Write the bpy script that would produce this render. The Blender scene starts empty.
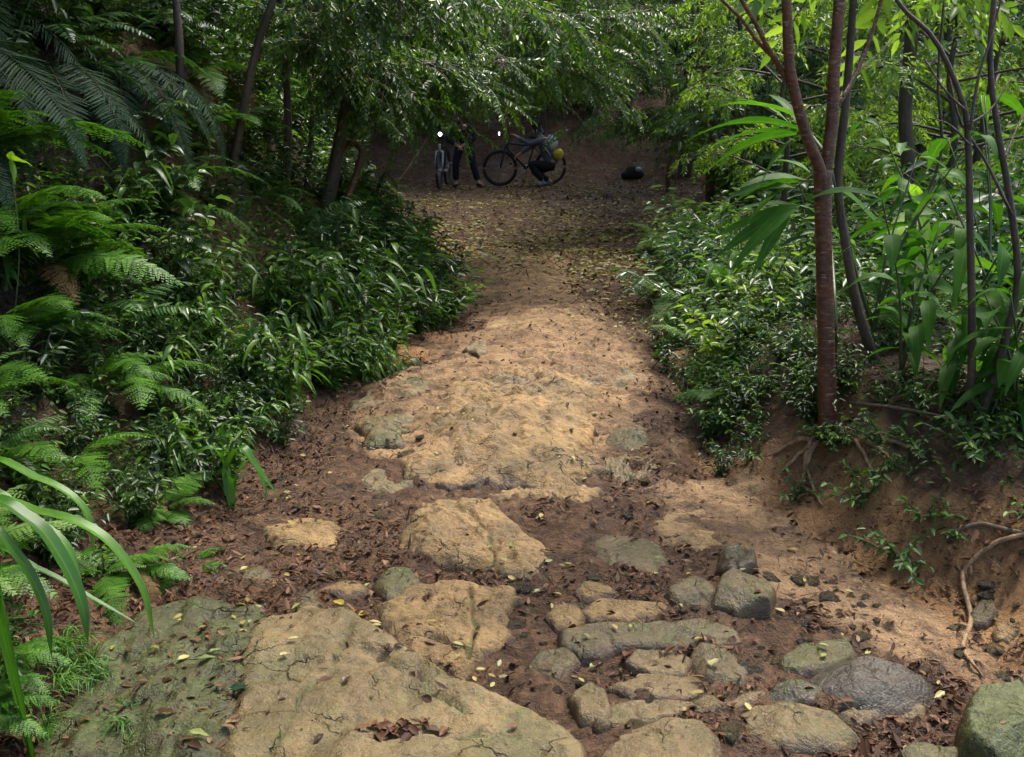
import bpy, math, random
import numpy as np
from mathutils import Vector, Matrix, Euler
R = math.radians
sc = bpy.context.scene
col = sc.collection

# ------------------------------------------------------------------ camera, sky, sun, exposure
CAMZ, FPX, W_, H_ = 1.6, 995.6, 1024, 757
PITCH = math.atan((378.5 - 100) / FPX)
cd = bpy.data.cameras.new('camera'); cam = bpy.data.objects.new('camera', cd); col.objects.link(cam)
cd.lens = 35.0; cd.sensor_width = 36.0; cd.clip_start = 0.05; cd.clip_end = 500
cam.location = (0, 0, CAMZ); cam.rotation_euler = (R(90) - PITCH, 0, 0)
sc.camera = cam

SUN_EL, SUN_AZ = R(60), R(38)          # azimuth measured from +Y towards +X
world = bpy.data.worlds.new("World"); sc.world = world; world.use_nodes = True
wn = world.node_tree; wn.nodes.clear()
sky = wn.nodes.new('ShaderNodeTexSky'); sky.sky_type = 'NISHITA'; sky.sun_disc = False
sky.sun_elevation = SUN_EL; sky.sun_rotation = SUN_AZ; sky.air_density = 1.0; sky.dust_density = 3.0; sky.ozone_density = 0.6
bg = wn.nodes.new('ShaderNodeBackground'); bg.inputs[1].default_value = 0.15
wo = wn.nodes.new('ShaderNodeOutputWorld')
wn.links.new(sky.outputs[0], bg.inputs[0]); wn.links.new(bg.outputs[0], wo.inputs[0])
sd_ = bpy.data.lights.new('sun', 'SUN'); sun = bpy.data.objects.new('sun', sd_); col.objects.link(sun)
sd_.energy = 2.2; sd_.angle = R(18); sd_.color = (1.0, 0.93, 0.82)
sdir = Vector((math.sin(SUN_AZ) * math.cos(SUN_EL), math.cos(SUN_AZ) * math.cos(SUN_EL), math.sin(SUN_EL)))
sun.rotation_euler = sdir.to_track_quat('Z', 'Y').to_euler()
sc.view_settings.view_transform = 'Standard'; sc.view_settings.look = 'None'
sc.view_settings.exposure = 1.33; sc.view_settings.gamma = 1.0
sc.render.engine = 'CYCLES'
cy = sc.cycles
cy.use_denoising = True
try: cy.denoiser = 'OPENIMAGEDENOISE'; cy.denoising_input_passes = 'RGB_ALBEDO_NORMAL'
except Exception: pass
cy.max_bounces = 5; cy.diffuse_bounces = 3; cy.glossy_bounces = 2; cy.transmission_bounces = 3; cy.transparent_max_bounces = 4
cy.use_adaptive_sampling = True; cy.adaptive_threshold = 0.03
cy.caustics_reflective = False; cy.caustics_refractive = False

# ------------------------------------------------------------------ numeric helpers
rng = np.random.default_rng(7)
def _hash(ix, iy, seed):
    h = (ix.astype(np.int64) * 374761393 + iy.astype(np.int64) * 668265263 + seed * 1442695041) & 0xFFFFFFFF
    h = ((h ^ (h >> 13)) * 1274126177) & 0xFFFFFFFF
    return ((h ^ (h >> 16)) & 0xFFFF) / 65535.0
def vnoise(x, y, seed=0):
    x = np.asarray(x, float); y = np.asarray(y, float)
    ix = np.floor(x); iy = np.floor(y); fx = x - ix; fy = y - iy
    fx = fx * fx * (3 - 2 * fx); fy = fy * fy * (3 - 2 * fy)
    a = _hash(ix, iy, seed); b = _hash(ix + 1, iy, seed); c = _hash(ix, iy + 1, seed); d = _hash(ix + 1, iy + 1, seed)
    return (a + (b - a) * fx) * (1 - fy) + (c + (d - c) * fx) * fy
def fbm(x, y, seed=0, o=4):
    s = 0; a = .5; f = 1.0; t = 0
    for i in range(o):
        s = s + a * (vnoise(x * f + 17.3 * i, y * f - 9.1 * i, seed + i) * 2 - 1); t += a; a *= .5; f *= 2.03
    return s / t
def sstep(a, b, x):
    t = np.clip((x - a) / (b - a), 0, 1); return t * t * (3 - 2 * t)
cp_, sp_ = math.cos(PITCH), math.sin(PITCH)
def ray(u, v):
    a = (u - W_ / 2) / FPX; b = (H_ / 2 - v) / FPX
    return np.array([a, cp_ + b * sp_, -sp_ + b * cp_])
def P(u, v, z=0.0):                    # the point at height z seen at (u, v)
    d = ray(u, v); t = (z - CAMZ) / d[2]; return np.array([d[0] * t, d[1] * t, z])
def Wp(u, v, dist):                    # the point at ground distance dist seen at (u, v)
    d = ray(u, v); t = dist / d[1]; return np.array([d[0] * t, dist, CAMZ + d[2] * t])
def sdpoly(px, py, poly):              # signed distance, positive inside
    d = np.full(px.shape, 1e9); ins = np.zeros(px.shape, bool); n = len(poly)
    for i in range(n):
        ax, ay = poly[i]; bx, by = poly[(i + 1) % n]
        ex, ey = bx - ax, by - ay; wx, wy = px - ax, py - ay
        t = np.clip((wx * ex + wy * ey) / (ex * ex + ey * ey + 1e-12), 0, 1)
        d = np.minimum(d, (wx - ex * t) ** 2 + (wy - ey * t) ** 2)
        if abs(ey) > 1e-12:
            c = ((ay > py) != (by > py)) & (px < ex * (py - ay) / ey + ax); ins ^= c
    d = np.sqrt(d); return np.where(ins, d, -d)
def sdline(px, py, pts):
    d = np.full(px.shape, 1e9)
    for i in range(len(pts) - 1):
        ax, ay = pts[i]; bx, by = pts[i + 1]
        ex, ey = bx - ax, by - ay; wx, wy = px - ax, py - ay
        t = np.clip((wx * ex + wy * ey) / (ex * ex + ey * ey + 1e-12), 0, 1)
        d = np.minimum(d, (wx - ex * t) ** 2 + (wy - ey * t) ** 2)
    return np.sqrt(d)
def pp(l, z=0.0): return [tuple(P(u, v, z)[:2]) for u, v in l]

# ------------------------------------------------------------------ terrain
LE = np.array([(-1.05, -4), (-1.05, 1.5)] + [tuple(P(u, v)[:2]) for u, v in [(130, 640), (215, 500), (310, 430), (345, 400), (432, 345), (458, 305), (424, 262), (405, 222), (375, 190)]] + [(-5, 26), (-7, 60)])
RE = np.array([(1.5, -4), (1.45, 1.5)] + [tuple(P(u, v)[:2]) for u, v in [(1010, 660), (940, 610), (850, 570), (795, 525), (720, 470), (692, 430), (685, 400), (664, 340), (655, 300), (650, 260), (662, 222), (700, 190)]] + [(5.5, 26), (8, 60)])
def xl(y): return np.interp(y, LE[:, 1], LE[:, 0])
def xr(y): return np.interp(y, RE[:, 1], RE[:, 0])
def hs(x, y):                          # smooth terrain
    x = np.asarray(x, float); y = np.asarray(y, float)
    wob = fbm(x * .9, y * .9, 3, 3) * .12
    sl = xl(y) - x + wob; sr = x - xr(y) + wob * .7
    kl = np.interp(y, [-2, 10, 14, 20], [1, 1, .8, .5])
    hl = np.interp(sl, [0, .3, .7, 1.15, 1.5, 2.2, 4, 8, 20, 60], [0, .10, .48, 1.0, 1.75, 2.35, 3.2, 4.7, 8, 16]) * kl
    kr = np.interp(y, [-2, 2.4, 3.0, 4.5, 6.5, 9, 40], [.3, .40, .8, 1.1, .7, .4, .6])
    hr = np.interp(sr, [0, .10, .30, .50, .8, 2, 6, 12, 25, 60], [0, .05, .27, .46, .52, .60, .8, 1.6, 5, 16]) * kr
    hb = np.interp(y, [-9, 20, 21.5, 23, 24.5, 32, 45, 70], [0, 0, .35, 1.1, 1.7, 4, 10, 19])
    base = np.maximum(np.maximum(hl, 0) + np.maximum(hr, 0), hb)
    return base + fbm(x * .7 + 5, y * .7, 11, 3) * .05 + .10 * sstep(-.1, -1.2, -np.abs(y - 6) * .0)
def PZ(u, v):                          # where the ray meets the smooth terrain
    d = ray(u, v); o = np.array([0, 0, CAMZ])
    ts = np.concatenate([np.arange(1.2, 12, .02), np.arange(12, 70, .1)])
    pts = o + d * ts[:, None]; g = hs(pts[:, 0], pts[:, 1])
    k = np.argmax(pts[:, 2] <= g)
    if pts[k, 2] > g[k]: k = len(ts) - 1
    return np.array([pts[k, 0], pts[k, 1], g[k]])
SAND1 = pp([(400, 262), (480, 246), (560, 256), (600, 298), (650, 330), (668, 380), (690, 440), (610, 480), (560, 490), (420, 486), (360, 440), (352, 400), (430, 362), (478, 335), (470, 300)])
SAND2 = pp([(640, 490), (740, 480), (800, 535), (860, 580), (950, 625), (1010, 670), (1100, 700), (1100, 745), (1000, 720), (900, 672), (790, 606), (745, 566), (700, 540), (660, 545)])
SAND3 = pp([(560, 120 + 80), (600, 205), (640, 262), (655, 300), (640, 320), (600, 290), (540, 250), (450, 240), (430, 225)])
CLAY = pp([(690, 425), (740, 445), (800, 455), (850, 450), (880, 490), (900, 530), (1000, 540), (1100, 580), (1050, 700), (940, 640), (850, 600), (780, 550)], .12)
RUT = pp([(560, 205), (600, 262), (640, 315), (665, 380), (660, 430), (625, 470)])
DARKP = pp([(365, 472), (420, 462), (520, 480), (600, 470), (640, 470), (655, 500), (650, 540), (640, 575), (560, 560), (545, 520), (490, 495), (420, 500), (380, 520)])
EP = PZ(265, 215)
def masks(x, y):
    nz = fbm(x * 3, y * 3, 21, 4)
    w = .06 + .02 * np.clip(y, 2, 12)
    s = np.maximum(sstep(-w, w, sdpoly(x, y, SAND1) + nz * w * 1.6), sstep(-.08, .08, sdpoly(x, y, SAND2) + nz * .12))
    s = s * (1 - .9 * sstep(-.08, .1, sdpoly(x, y, DARKP) + nz * .2))
    s = s * (1 - .78 * np.exp(-(np.maximum(sdline(x, y, RUT) + nz * .12, 0) / (.06 + .028 * y)) ** 2))
    s = np.maximum(s, .35 * sstep(-.4, .4, sdpoly(x, y, SAND3) + nz * .5))
    c = sstep(-.1, .1, sdpoly(x, y, CLAY) + nz * .18)
    c = np.maximum(c, .75 * sstep(-.2, .2, 1.0 - np.hypot((x - EP[0]) / 1.3, (y - EP[1]) / 1.3) + nz * .5))
    return s, c
def hd(x, y, s=None):                  # full detail
    if s is None: s = masks(x, y)[0]
    near = np.clip(6.0 / np.maximum(y, 1), 0, 1)
    lump = fbm(x * 5, y * 5, 31, 5) * .030 + np.abs(fbm(x * 11, y * 11, 41, 3)) * .018
    rdg = (1 - np.abs(fbm(x * 2.2 + y * 1.1, y * 5.5 - x * 2, 51, 4))) ** 3 * .045 * sstep(2.0, 4.6, y) * (1 - sstep(9, 13, y))
    
    grit = (np.abs(fbm(x * 30, y * 30, 61, 3)) * .012 + np.maximum(fbm(x * 17, y * 17, 67, 3) - .25, 0) * .05) * np.clip(9 / np.maximum(y, 1) - .9, 0, 1)
    return hs(x, y) + lump * (1.15 - .6 * s) + rdg * s + grit

# ------------------------------------------------------------------ mesh helpers
class MB:
    def __init__(s): s.V = []; s.F = []; s.A = []; s.M = []; s.n = 0
    def add(s, V, F, A=None, m=0):
        V = np.asarray(V, float).reshape(-1, 3); F = np.asarray(F, np.int64).reshape(-1, 4)
        if A is None: A = np.zeros((len(V), 3)); A[:, 2] = rng.random()
        s.V.append(V); s.F.append(F + s.n); s.A.append(np.asarray(A, float).reshape(-1, 3)); s.n += len(V)
        s.M.append(np.full(len(F), m, np.int32)); return s
    def arr(s): return np.concatenate(s.V), np.concatenate(s.F), np.concatenate(s.A), np.concatenate(s.M)
    def merge(s, o, M=None, shift=None):
        V, F, A, M_ = o if isinstance(o, tuple) else o.arr()
        if M is not None: V = V @ M.T
        if shift is not None: V = V + shift
        A = A.copy(); A[:, 2] = (A[:, 2] + rng.random() * .5) % 1.0
        s.V.append(V); s.F.append(F + s.n); s.A.append(A); s.M.append(M_); s.n += len(V)
    def mesh(s, name, mats, smooth=True):
        V, F, A, M = s.arr()
        return mk(name, V, F, mats, {'luv': A}, M, smooth)
    def build(s, name, mats, parent=None, smooth=True, loc=None):
        if not isinstance(mats, (list, tuple)): mats = [mats]
        o = bpy.data.objects.new(name, s.mesh(name, mats, smooth)); col.objects.link(o)
        if parent is not None: o.parent = parent
        if loc is not None: o.location = loc
        return o
def mk(name, V, F, mats, attrs=None, M=None, smooth=True):
    me = bpy.data.meshes.new(name)
    me.vertices.add(len(V)); me.vertices.foreach_set('co', np.ascontiguousarray(V, dtype=np.float32).ravel())
    nf = len(F); k = F.shape[1]
    if k == 4:                          # a repeated last index marks a triangle
        tri = F[:, 3] == F[:, 2]
    else: tri = np.zeros(nf, bool)
    lt = np.where(tri, 3, k).astype(np.int32); ls = np.concatenate([[0], np.cumsum(lt)[:-1]]).astype(np.int32)
    keep = np.ones(F.shape, bool)
    if k == 4: keep[:, 3] = ~tri
    idx = F[keep].astype(np.int32)
    me.loops.add(len(idx)); me.loops.foreach_set('vertex_index', idx)
    me.polygons.add(nf); me.polygons.foreach_set('loop_start', ls); me.polygons.foreach_set('loop_total', lt)
    me.polygons.foreach_set('use_smooth', np.full(nf, smooth))
    if M is not None: me.polygons.foreach_set('material_index', np.asarray(M, np.int32))
    for m in mats: me.materials.append(m)
    for an, a in (attrs or {}).items():
        if a.ndim == 2:
            at = me.attributes.new(an, 'FLOAT_VECTOR', 'POINT'); at.data.foreach_set('vector', np.ascontiguousarray(a, dtype=np.float32).ravel())
        else:
            at = me.attributes.new(an, 'FLOAT', 'POINT'); at.data.foreach_set('value', np.ascontiguousarray(a, dtype=np.float32))
    me.update(calc_edges=True); me.validate()
    return me
def nrm(a): return a / (np.linalg.norm(a, axis=-1, keepdims=True) + 1e-12)
def tube(pts, rad, n=7, m=0, mb=None, cap=True, closed=False, rnd=None):
    pts = np.asarray(pts, float); k = len(pts)
    rad = np.full(k, rad, float) if np.isscalar(rad) else np.interp(np.linspace(0, 1, k), np.linspace(0, 1, len(rad)), rad)
    if closed: T = nrm(np.roll(pts, -1, 0) - np.roll(pts, 1, 0))
    else: T = nrm(np.gradient(pts, axis=0))
    ref = np.array([0, 0, 1.0]) if abs(T[:, 2]).mean() < .8 else np.array([1.0, .2, 0])
    A = nrm(np.cross(T, ref)); B = np.cross(T, A)
    th = np.linspace(0, 2 * math.pi, n, endpoint=False)
    V = pts[:, None] + rad[:, None, None] * (np.cos(th)[None, :, None] * A[:, None] + np.sin(th)[None, :, None] * B[:, None])
    F = []
    K = k if closed else k - 1
    i = np.arange(K)[:, None] * n; i2 = ((np.arange(K) + 1) % k)[:, None] * n; j = np.arange(n)[None]; j2 = (j + 1) % n
    F = np.stack([i + j, i + j2, i2 + j2, i2 + j], -1).reshape(-1, 4)
    V = V.reshape(-1, 3)
    L = np.repeat(np.linspace(0, 1, k), n); Aa = np.stack([L, np.tile(th / 6.283, k), np.full(len(L), rng.random() if rnd is None else rnd)], -1)
    if cap and not closed:
        V = np.vstack([V, pts[0] - T[0] * rad[0] * .3, pts[-1] + T[-1] * rad[-1] * .5]); Aa = np.vstack([Aa, Aa[0], Aa[-1]])
        a = np.arange(n); b = (a + 1) % n
        F = np.vstack([F, np.stack([b, a, np.full(n, k * n), np.full(n, k * n)], -1), np.stack([(k - 1) * n + a, (k - 1) * n + b, np.full(n, k * n + 1), np.full(n, k * n + 1)], -1)])
    if mb is None: mb = MB()
    mb.add(V, F, Aa, m); return mb
def spline(pts, n=16):
    pts = np.asarray(pts, float); k = len(pts)
    if k < 3: return np.array([pts[0] + (pts[-1] - pts[0]) * t for t in np.linspace(0, 1, n)])
    e = np.vstack([2 * pts[0] - pts[1], pts, 2 * pts[-1] - pts[-2]]); out = []
    for t in np.linspace(0, k - 1 - 1e-9, n):
        i = int(t); f = t - i; a, b, c, d = e[i], e[i + 1], e[i + 2], e[i + 3]
        out.append(.5 * (2 * b + (c - a) * f + (2 * a - 5 * b + 4 * c - d) * f * f + (3 * b - a - 3 * c + d) * f ** 3))
    return np.array(out)
def frames(D, up=None, tilt=None):
    n = len(D); D = nrm(D)
    up = np.array([0, 0, 1.0]) if up is None else up
    S = nrm(np.cross(D, up) + 1e-6); N = np.cross(S, D)
    if tilt is not None:
        c, s = np.cos(tilt)[:, None], np.sin(tilt)[:, None]; S, N = S * c + N * s, N * c - S * s
    return D, S, N
def hexleaf(B, D, L, Wd, mb, droop=.3, fold=.18, tilt=None, m=0, rnd=None, up=None):
    n = len(B); D, S, N = frames(D, up, tilt); L = np.broadcast_to(L, (n,))[:, None]; Wd = np.broadcast_to(Wd, (n,))[:, None]
    droop = np.broadcast_to(droop, (n,))[:, None]; g = np.array([0, 0, -1.0])
    def pt(t, w): return B + D * L * t + S * Wd * w + N * abs(w) * 2 * fold * Wd + g * droop * L * t * t
    V = np.stack([pt(0, 0), pt(.28, .42), pt(.62, .40), pt(1, 0), pt(.62, -.40), pt(.28, -.42)], 1)
    i = np.arange(n)[:, None] * 6
    F = np.stack([i + [0, 1, 2, 3], i + [0, 3, 4, 5]], 1).reshape(-1, 4)
    rnd = rng.random(n) if rnd is None else rnd
    A = np.zeros((n, 6, 3)); A[:, :, 0] = [0, .28, .62, 1, .62, .28]; A[:, :, 1] = [0, .5, .5, 0, -.5, -.5]; A[:, :, 2] = rnd[:, None]
    mb.add(V.reshape(-1, 3), F, A.reshape(-1, 3), m)
PROF = {'lance': [.10, .55, .85, 1, .97, .85, .62, .33, 0], 'ovate': [.08, .72, 1, .98, .86, .68, .45, .2, 0], 'strap': [.45, .7, .9, 1, 1, .92, .75, .45, 0]}
def bigleaf(B, D, L, Wd, mb, droop=.35, fold=.12, tilt=None, prof='lance', m=0, rnd=None, wave=.0, up=None):
    n = len(B); D, S, N = frames(D, up, tilt); pr = np.array(PROF[prof]); s = len(pr)
    L = np.broadcast_to(L, (n,)).reshape(n, 1, 1); Wd = np.broadcast_to(Wd, (n,)).reshape(n, 1, 1); droop = np.broadcast_to(droop, (n,)).reshape(n, 1, 1)
    t = np.linspace(0, 1, s)[None, :, None]; g = np.array([0, 0, -1.0])
    C = B[:, None] + D[:, None] * L * (t - .15 * droop * t * t) + g * droop * L * t * t
    ph = rng.random((n, 1, 1)) * 6
    cols = []
    for w in (-1, -.5, 0, .5, 1):
        cols.append(C + S[:, None] * Wd * .5 * w * pr[None, :, None] + N[:, None] * (abs(w) ** 1.3 * fold * Wd * pr[None, :, None] + wave * Wd * abs(w) * np.sin(t * 14 + ph + w * 2)))
    V = np.stack(cols, 2)
    i = np.arange(n)[:, None, None] * (s * 5); r = np.arange(s - 1)[None, :, None] * 5; c = np.arange(4)[None, None]
    a = i + r + c; F = np.stack([a, a + 1, a + 6, a + 5], -1).reshape(-1, 4)
    rnd = rng.random(n) if rnd is None else rnd
    A = np.zeros((n, s, 5, 3)); A[..., 0] = np.linspace(0, 1, s)[None, :, None]; A[..., 1] = np.array([-1, -.5, 0, .5, 1])[None, None] * .5; A[..., 2] = rnd[:, None, None]
    mb.add(V.reshape(-1, 3), F, A.reshape(-1, 3), m)
def ribbon(pts, w, mb, fold=.15, prof='strap', m=0, rnd=None, side=None):
    c = spline(pts, 22); T = nrm(np.gradient(c, axis=0)); k = len(c)
    sd = np.array(side, float) if side is not None else np.cross(T, [0, 0, 1.0]); S = nrm(np.broadcast_to(sd, c.shape) - T * (np.broadcast_to(sd, c.shape) * T).sum(1)[:, None]); N = np.cross(S, T)
    pr = np.interp(np.linspace(0, 1, k), np.linspace(0, 1, len(PROF[prof])), PROF[prof])
    V = np.stack([c + S * (w * .5 * a * pr)[:, None] + N * (abs(a) * fold * w * pr)[:, None] for a in (-1, -.5, 0, .5, 1)], 1)
    r = np.arange(k - 1)[:, None] * 5; cc = np.arange(4)[None]; a = r + cc
    F = np.stack([a, a + 1, a + 6, a + 5], -1).reshape(-1, 4)
    A = np.zeros((k, 5, 3)); A[..., 0] = np.linspace(0, 1, k)[:, None]; A[..., 1] = np.array([-1, -.5, 0, .5, 1])[None] * .5; A[..., 2] = rng.random() if rnd is None else rnd
    mb.add(V.reshape(-1, 3), F, A.reshape(-1, 3), m)
def tag(o, label=None, cat=None, group=None, kind=None):
    if label: o['label'] = label
    if cat: o['category'] = cat
    if group: o['group'] = group
    if kind: o['kind'] = kind
    return o
def empty(name, loc, rz=0, s=1):
    o = bpy.data.objects.new(name, None); col.objects.link(o); o.location = loc; o.rotation_euler = (0, 0, rz); o.scale = (s, s, s); o.empty_display_size = .1; return o
KIDS = {}
def child(name, mesh, parent, loc=(0, 0, 0), rot=(0, 0, 0), s=1):
    o = bpy.data.objects.new(name, mesh); col.objects.link(o); o.parent = parent; o.location = loc; o.rotation_euler = rot; o.scale = (s, s, s) if np.isscalar(s) else s
    KIDS.setdefault(parent.name, []).append(o); return o

# ------------------------------------------------------------------ materials
def newmat(name):
    m = bpy.data.materials.new(name); m.use_nodes = True; nt = m.node_tree; nt.nodes.clear(); return m, nt
def N_(nt, t, **k):
    n = nt.nodes.new(t)
    for a, b in k.items(): setattr(n, a, b)
    return n
def ramp(nt, stops, src=None):
    r = N_(nt, 'ShaderNodeValToRGB'); e = r.color_ramp.elements
    while len(e) < len(stops): e.new(.5)
    for q, (p, c) in zip(e, stops): q.position = p; q.color = (*c, 1) if len(c) == 3 else c
    if src is not None: nt.links.new(src, r.inputs[0])
    return r
def noise(nt, scale, detail=4, rough=.55, vec=None, dist=0):
    n = N_(nt, 'ShaderNodeTexNoise'); n.inputs['Scale'].default_value = scale; n.inputs['Detail'].default_value = detail; n.inputs['Roughness'].default_value = rough; n.inputs['Distortion'].default_value = dist
    if vec is not None: nt.links.new(vec, n.inputs['Vector'])
    return n
def mix(nt, fac, a, b, bt='MIX'):
    m = N_(nt, 'ShaderNodeMix', data_type='RGBA', blend_type=bt)
    for s, v in ((m.inputs[0], fac), (m.inputs[6], a), (m.inputs[7], b)):
        if isinstance(v, (int, float)): s.default_value = v
        elif isinstance(v, tuple): s.default_value = (*v, 1)
        else: nt.links.new(v, s)
    return m.outputs[2]
def mth(nt, op, a, b=None, clamp=False):
    m = N_(nt, 'ShaderNodeMath', operation=op, use_clamp=clamp)
    for s, v in ((m.inputs[0], a), (m.inputs[1], b)):
        if v is None: continue
        if isinstance(v, (int, float)): s.default_value = v
        else: nt.links.new(v, s)
    return m.outputs[0]
def out(nt, sh): o = N_(nt, 'ShaderNodeOutputMaterial'); nt.links.new(sh, o.inputs[0])
def bump(nt, h, st, dist=.01, nin=None):
    b = N_(nt, 'ShaderNodeBump'); b.inputs['Strength'].default_value = st; b.inputs['Distance'].default_value = dist; nt.links.new(h, b.inputs['Height'])
    if nin is not None: nt.links.new(nin, b.inputs['Normal'])
    return b.outputs[0]
def leafmat(name, cols, rough=.38, tr=.35, spec=.5, veins=False, objvar=.25, trc=(1.25, 1.35, .5)):
    m, nt = newmat(name)
    at = N_(nt, 'ShaderNodeAttribute', attribute_name='luv'); sx = N_(nt, 'ShaderNodeSeparateXYZ'); nt.links.new(at.outputs['Vector'], sx.inputs[0])
    r = ramp(nt, [(i / max(1, len(cols) - 1), c) for i, c in enumerate(cols)], sx.outputs[2])
    tc = N_(nt, 'ShaderNodeTexCoord'); nz = noise(nt, 14, 3, .6, tc.outputs['Object'])
    c = mix(nt, .35, r.outputs[0], ramp(nt, [(.3, (.45, .45, .45)), (.7, (1.35, 1.35, 1.2))], nz.outputs[0]).outputs[0], 'MULTIPLY')
    oi = N_(nt, 'ShaderNodeObjectInfo')
    c = mix(nt, objvar, c, ramp(nt, [(0, (.55, .75, .7)), (1, (1.3, 1.2, .8))], oi.outputs['Random']).outputs[0], 'MULTIPLY')
    p = N_(nt, 'ShaderNodeBsdfPrincipled'); p.inputs['Roughness'].default_value = rough; p.inputs['Specular IOR Level'].default_value = spec
    if veins:
        ab = mth(nt, 'ABSOLUTE', sx.outputs[1])
        rib = mth(nt, 'LESS_THAN', ab, .035)
        c = mix(nt, mth(nt, 'MULTIPLY', rib, .5), c, (.16, .22, .06))
        w = mth(nt, 'SINE', mth(nt, 'ADD', mth(nt, 'MULTIPLY', sx.outputs[0], 120), mth(nt, 'MULTIPLY', ab, -60)))
        nt.links.new(bump(nt, w, .12, .002), p.inputs['Normal'])
    nt.links.new(c, p.inputs['Base Color'])
    t = N_(nt, 'ShaderNodeBsdfTranslucent'); nt.links.new(mix(nt, 1.0, c, trc, 'MULTIPLY'), t.inputs[0])
    ms = N_(nt, 'ShaderNodeMixShader'); ms.inputs[0].default_value = tr
    nt.links.new(p.outputs[0], ms.inputs[1]); nt.links.new(t.outputs[0], ms.inputs[2]); out(nt, ms.outputs[0]); return m
def plain(name, c, rough=.6, metal=0, emit=None, es=0, nz=0, spec=.5, c2=None):
    m, nt = newmat(name); p = N_(nt, 'ShaderNodeBsdfPrincipled')
    tc = N_(nt, 'ShaderNodeTexCoord'); n = noise(nt, 30 if nz == 0 else nz, 4, .6, tc.outputs['Object'])
    b = c2 if c2 else tuple(x * .65 for x in c)
    nt.links.new(ramp(nt, [(.35, b), (.65, c)], n.outputs[0]).outputs[0], p.inputs['Base Color'])
    p.inputs['Roughness'].default_value = rough; p.inputs['Metallic'].default_value = metal; p.inputs['Specular IOR Level'].default_value = spec
    if emit: p.inputs['Emission Color'].default_value = (*emit, 1); p.inputs['Emission Strength'].default_value = es
    out(nt, p.outputs[0]); return m
def barkmat(name, a, b, scale=22, lent=0.0, rough=.6):
    m, nt = newmat(name); tc = N_(nt, 'ShaderNodeTexCoord'); mp = N_(nt, 'ShaderNodeMapping'); mp.inputs['Scale'].default_value = (1, 1, .22 if not lent else 2.6)
    nt.links.new(tc.outputs['Object'], mp.inputs[0]); n = noise(nt, scale, 6, .65, mp.outputs[0]); n2 = noise(nt, 4, 4, .6, tc.outputs['Object'])
    c = ramp(nt, [(.3, a), (.7, b)], n.outputs[0]).outputs[0]
    c = mix(nt, .6, c, ramp(nt, [(.35, (.5, .5, .5)), (.65, (1.4, 1.35, 1.2))], n2.outputs[0]).outputs[0], 'MULTIPLY')
    if lent:
        mp2 = N_(nt, 'ShaderNodeMapping'); mp2.inputs['Scale'].default_value = (9, 9, 42); nt.links.new(tc.outputs['Object'], mp2.inputs[0])
        l = noise(nt, 2.2, 2, .5, mp2.outputs[0]); c = mix(nt, ramp(nt, [(.60, (0, 0, 0)), (.72, (1, 1, 1))], l.outputs[0]).outputs[0], c, (.26, .17, .12))
    n7 = noise(nt, 9, 6, .7, tc.outputs['Object']); c = mix(nt, mth(nt, 'MULTIPLY', mth(nt, 'SUBTRACT', n7.outputs[0], .56), 6, True), c, (.06, .075, .035))
    n8 = noise(nt, 60, 4, .7, tc.outputs['Object']); c = mix(nt, .5, c, ramp(nt, [(.35, (.4, .4, .4)), (.65, (1.5, 1.4, 1.3))], n8.outputs[0]).outputs[0], 'MULTIPLY')
    p = N_(nt, 'ShaderNodeBsdfPrincipled'); p.inputs['Roughness'].default_value = rough; nt.links.new(c, p.inputs['Base Color'])
    nt.links.new(bump(nt, mth(nt, 'ADD', n.outputs[0], mth(nt, 'MULTIPLY', n8.outputs[0], .6)), .9, .010), p.inputs['Normal']); out(nt, p.outputs[0]); return m
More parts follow.
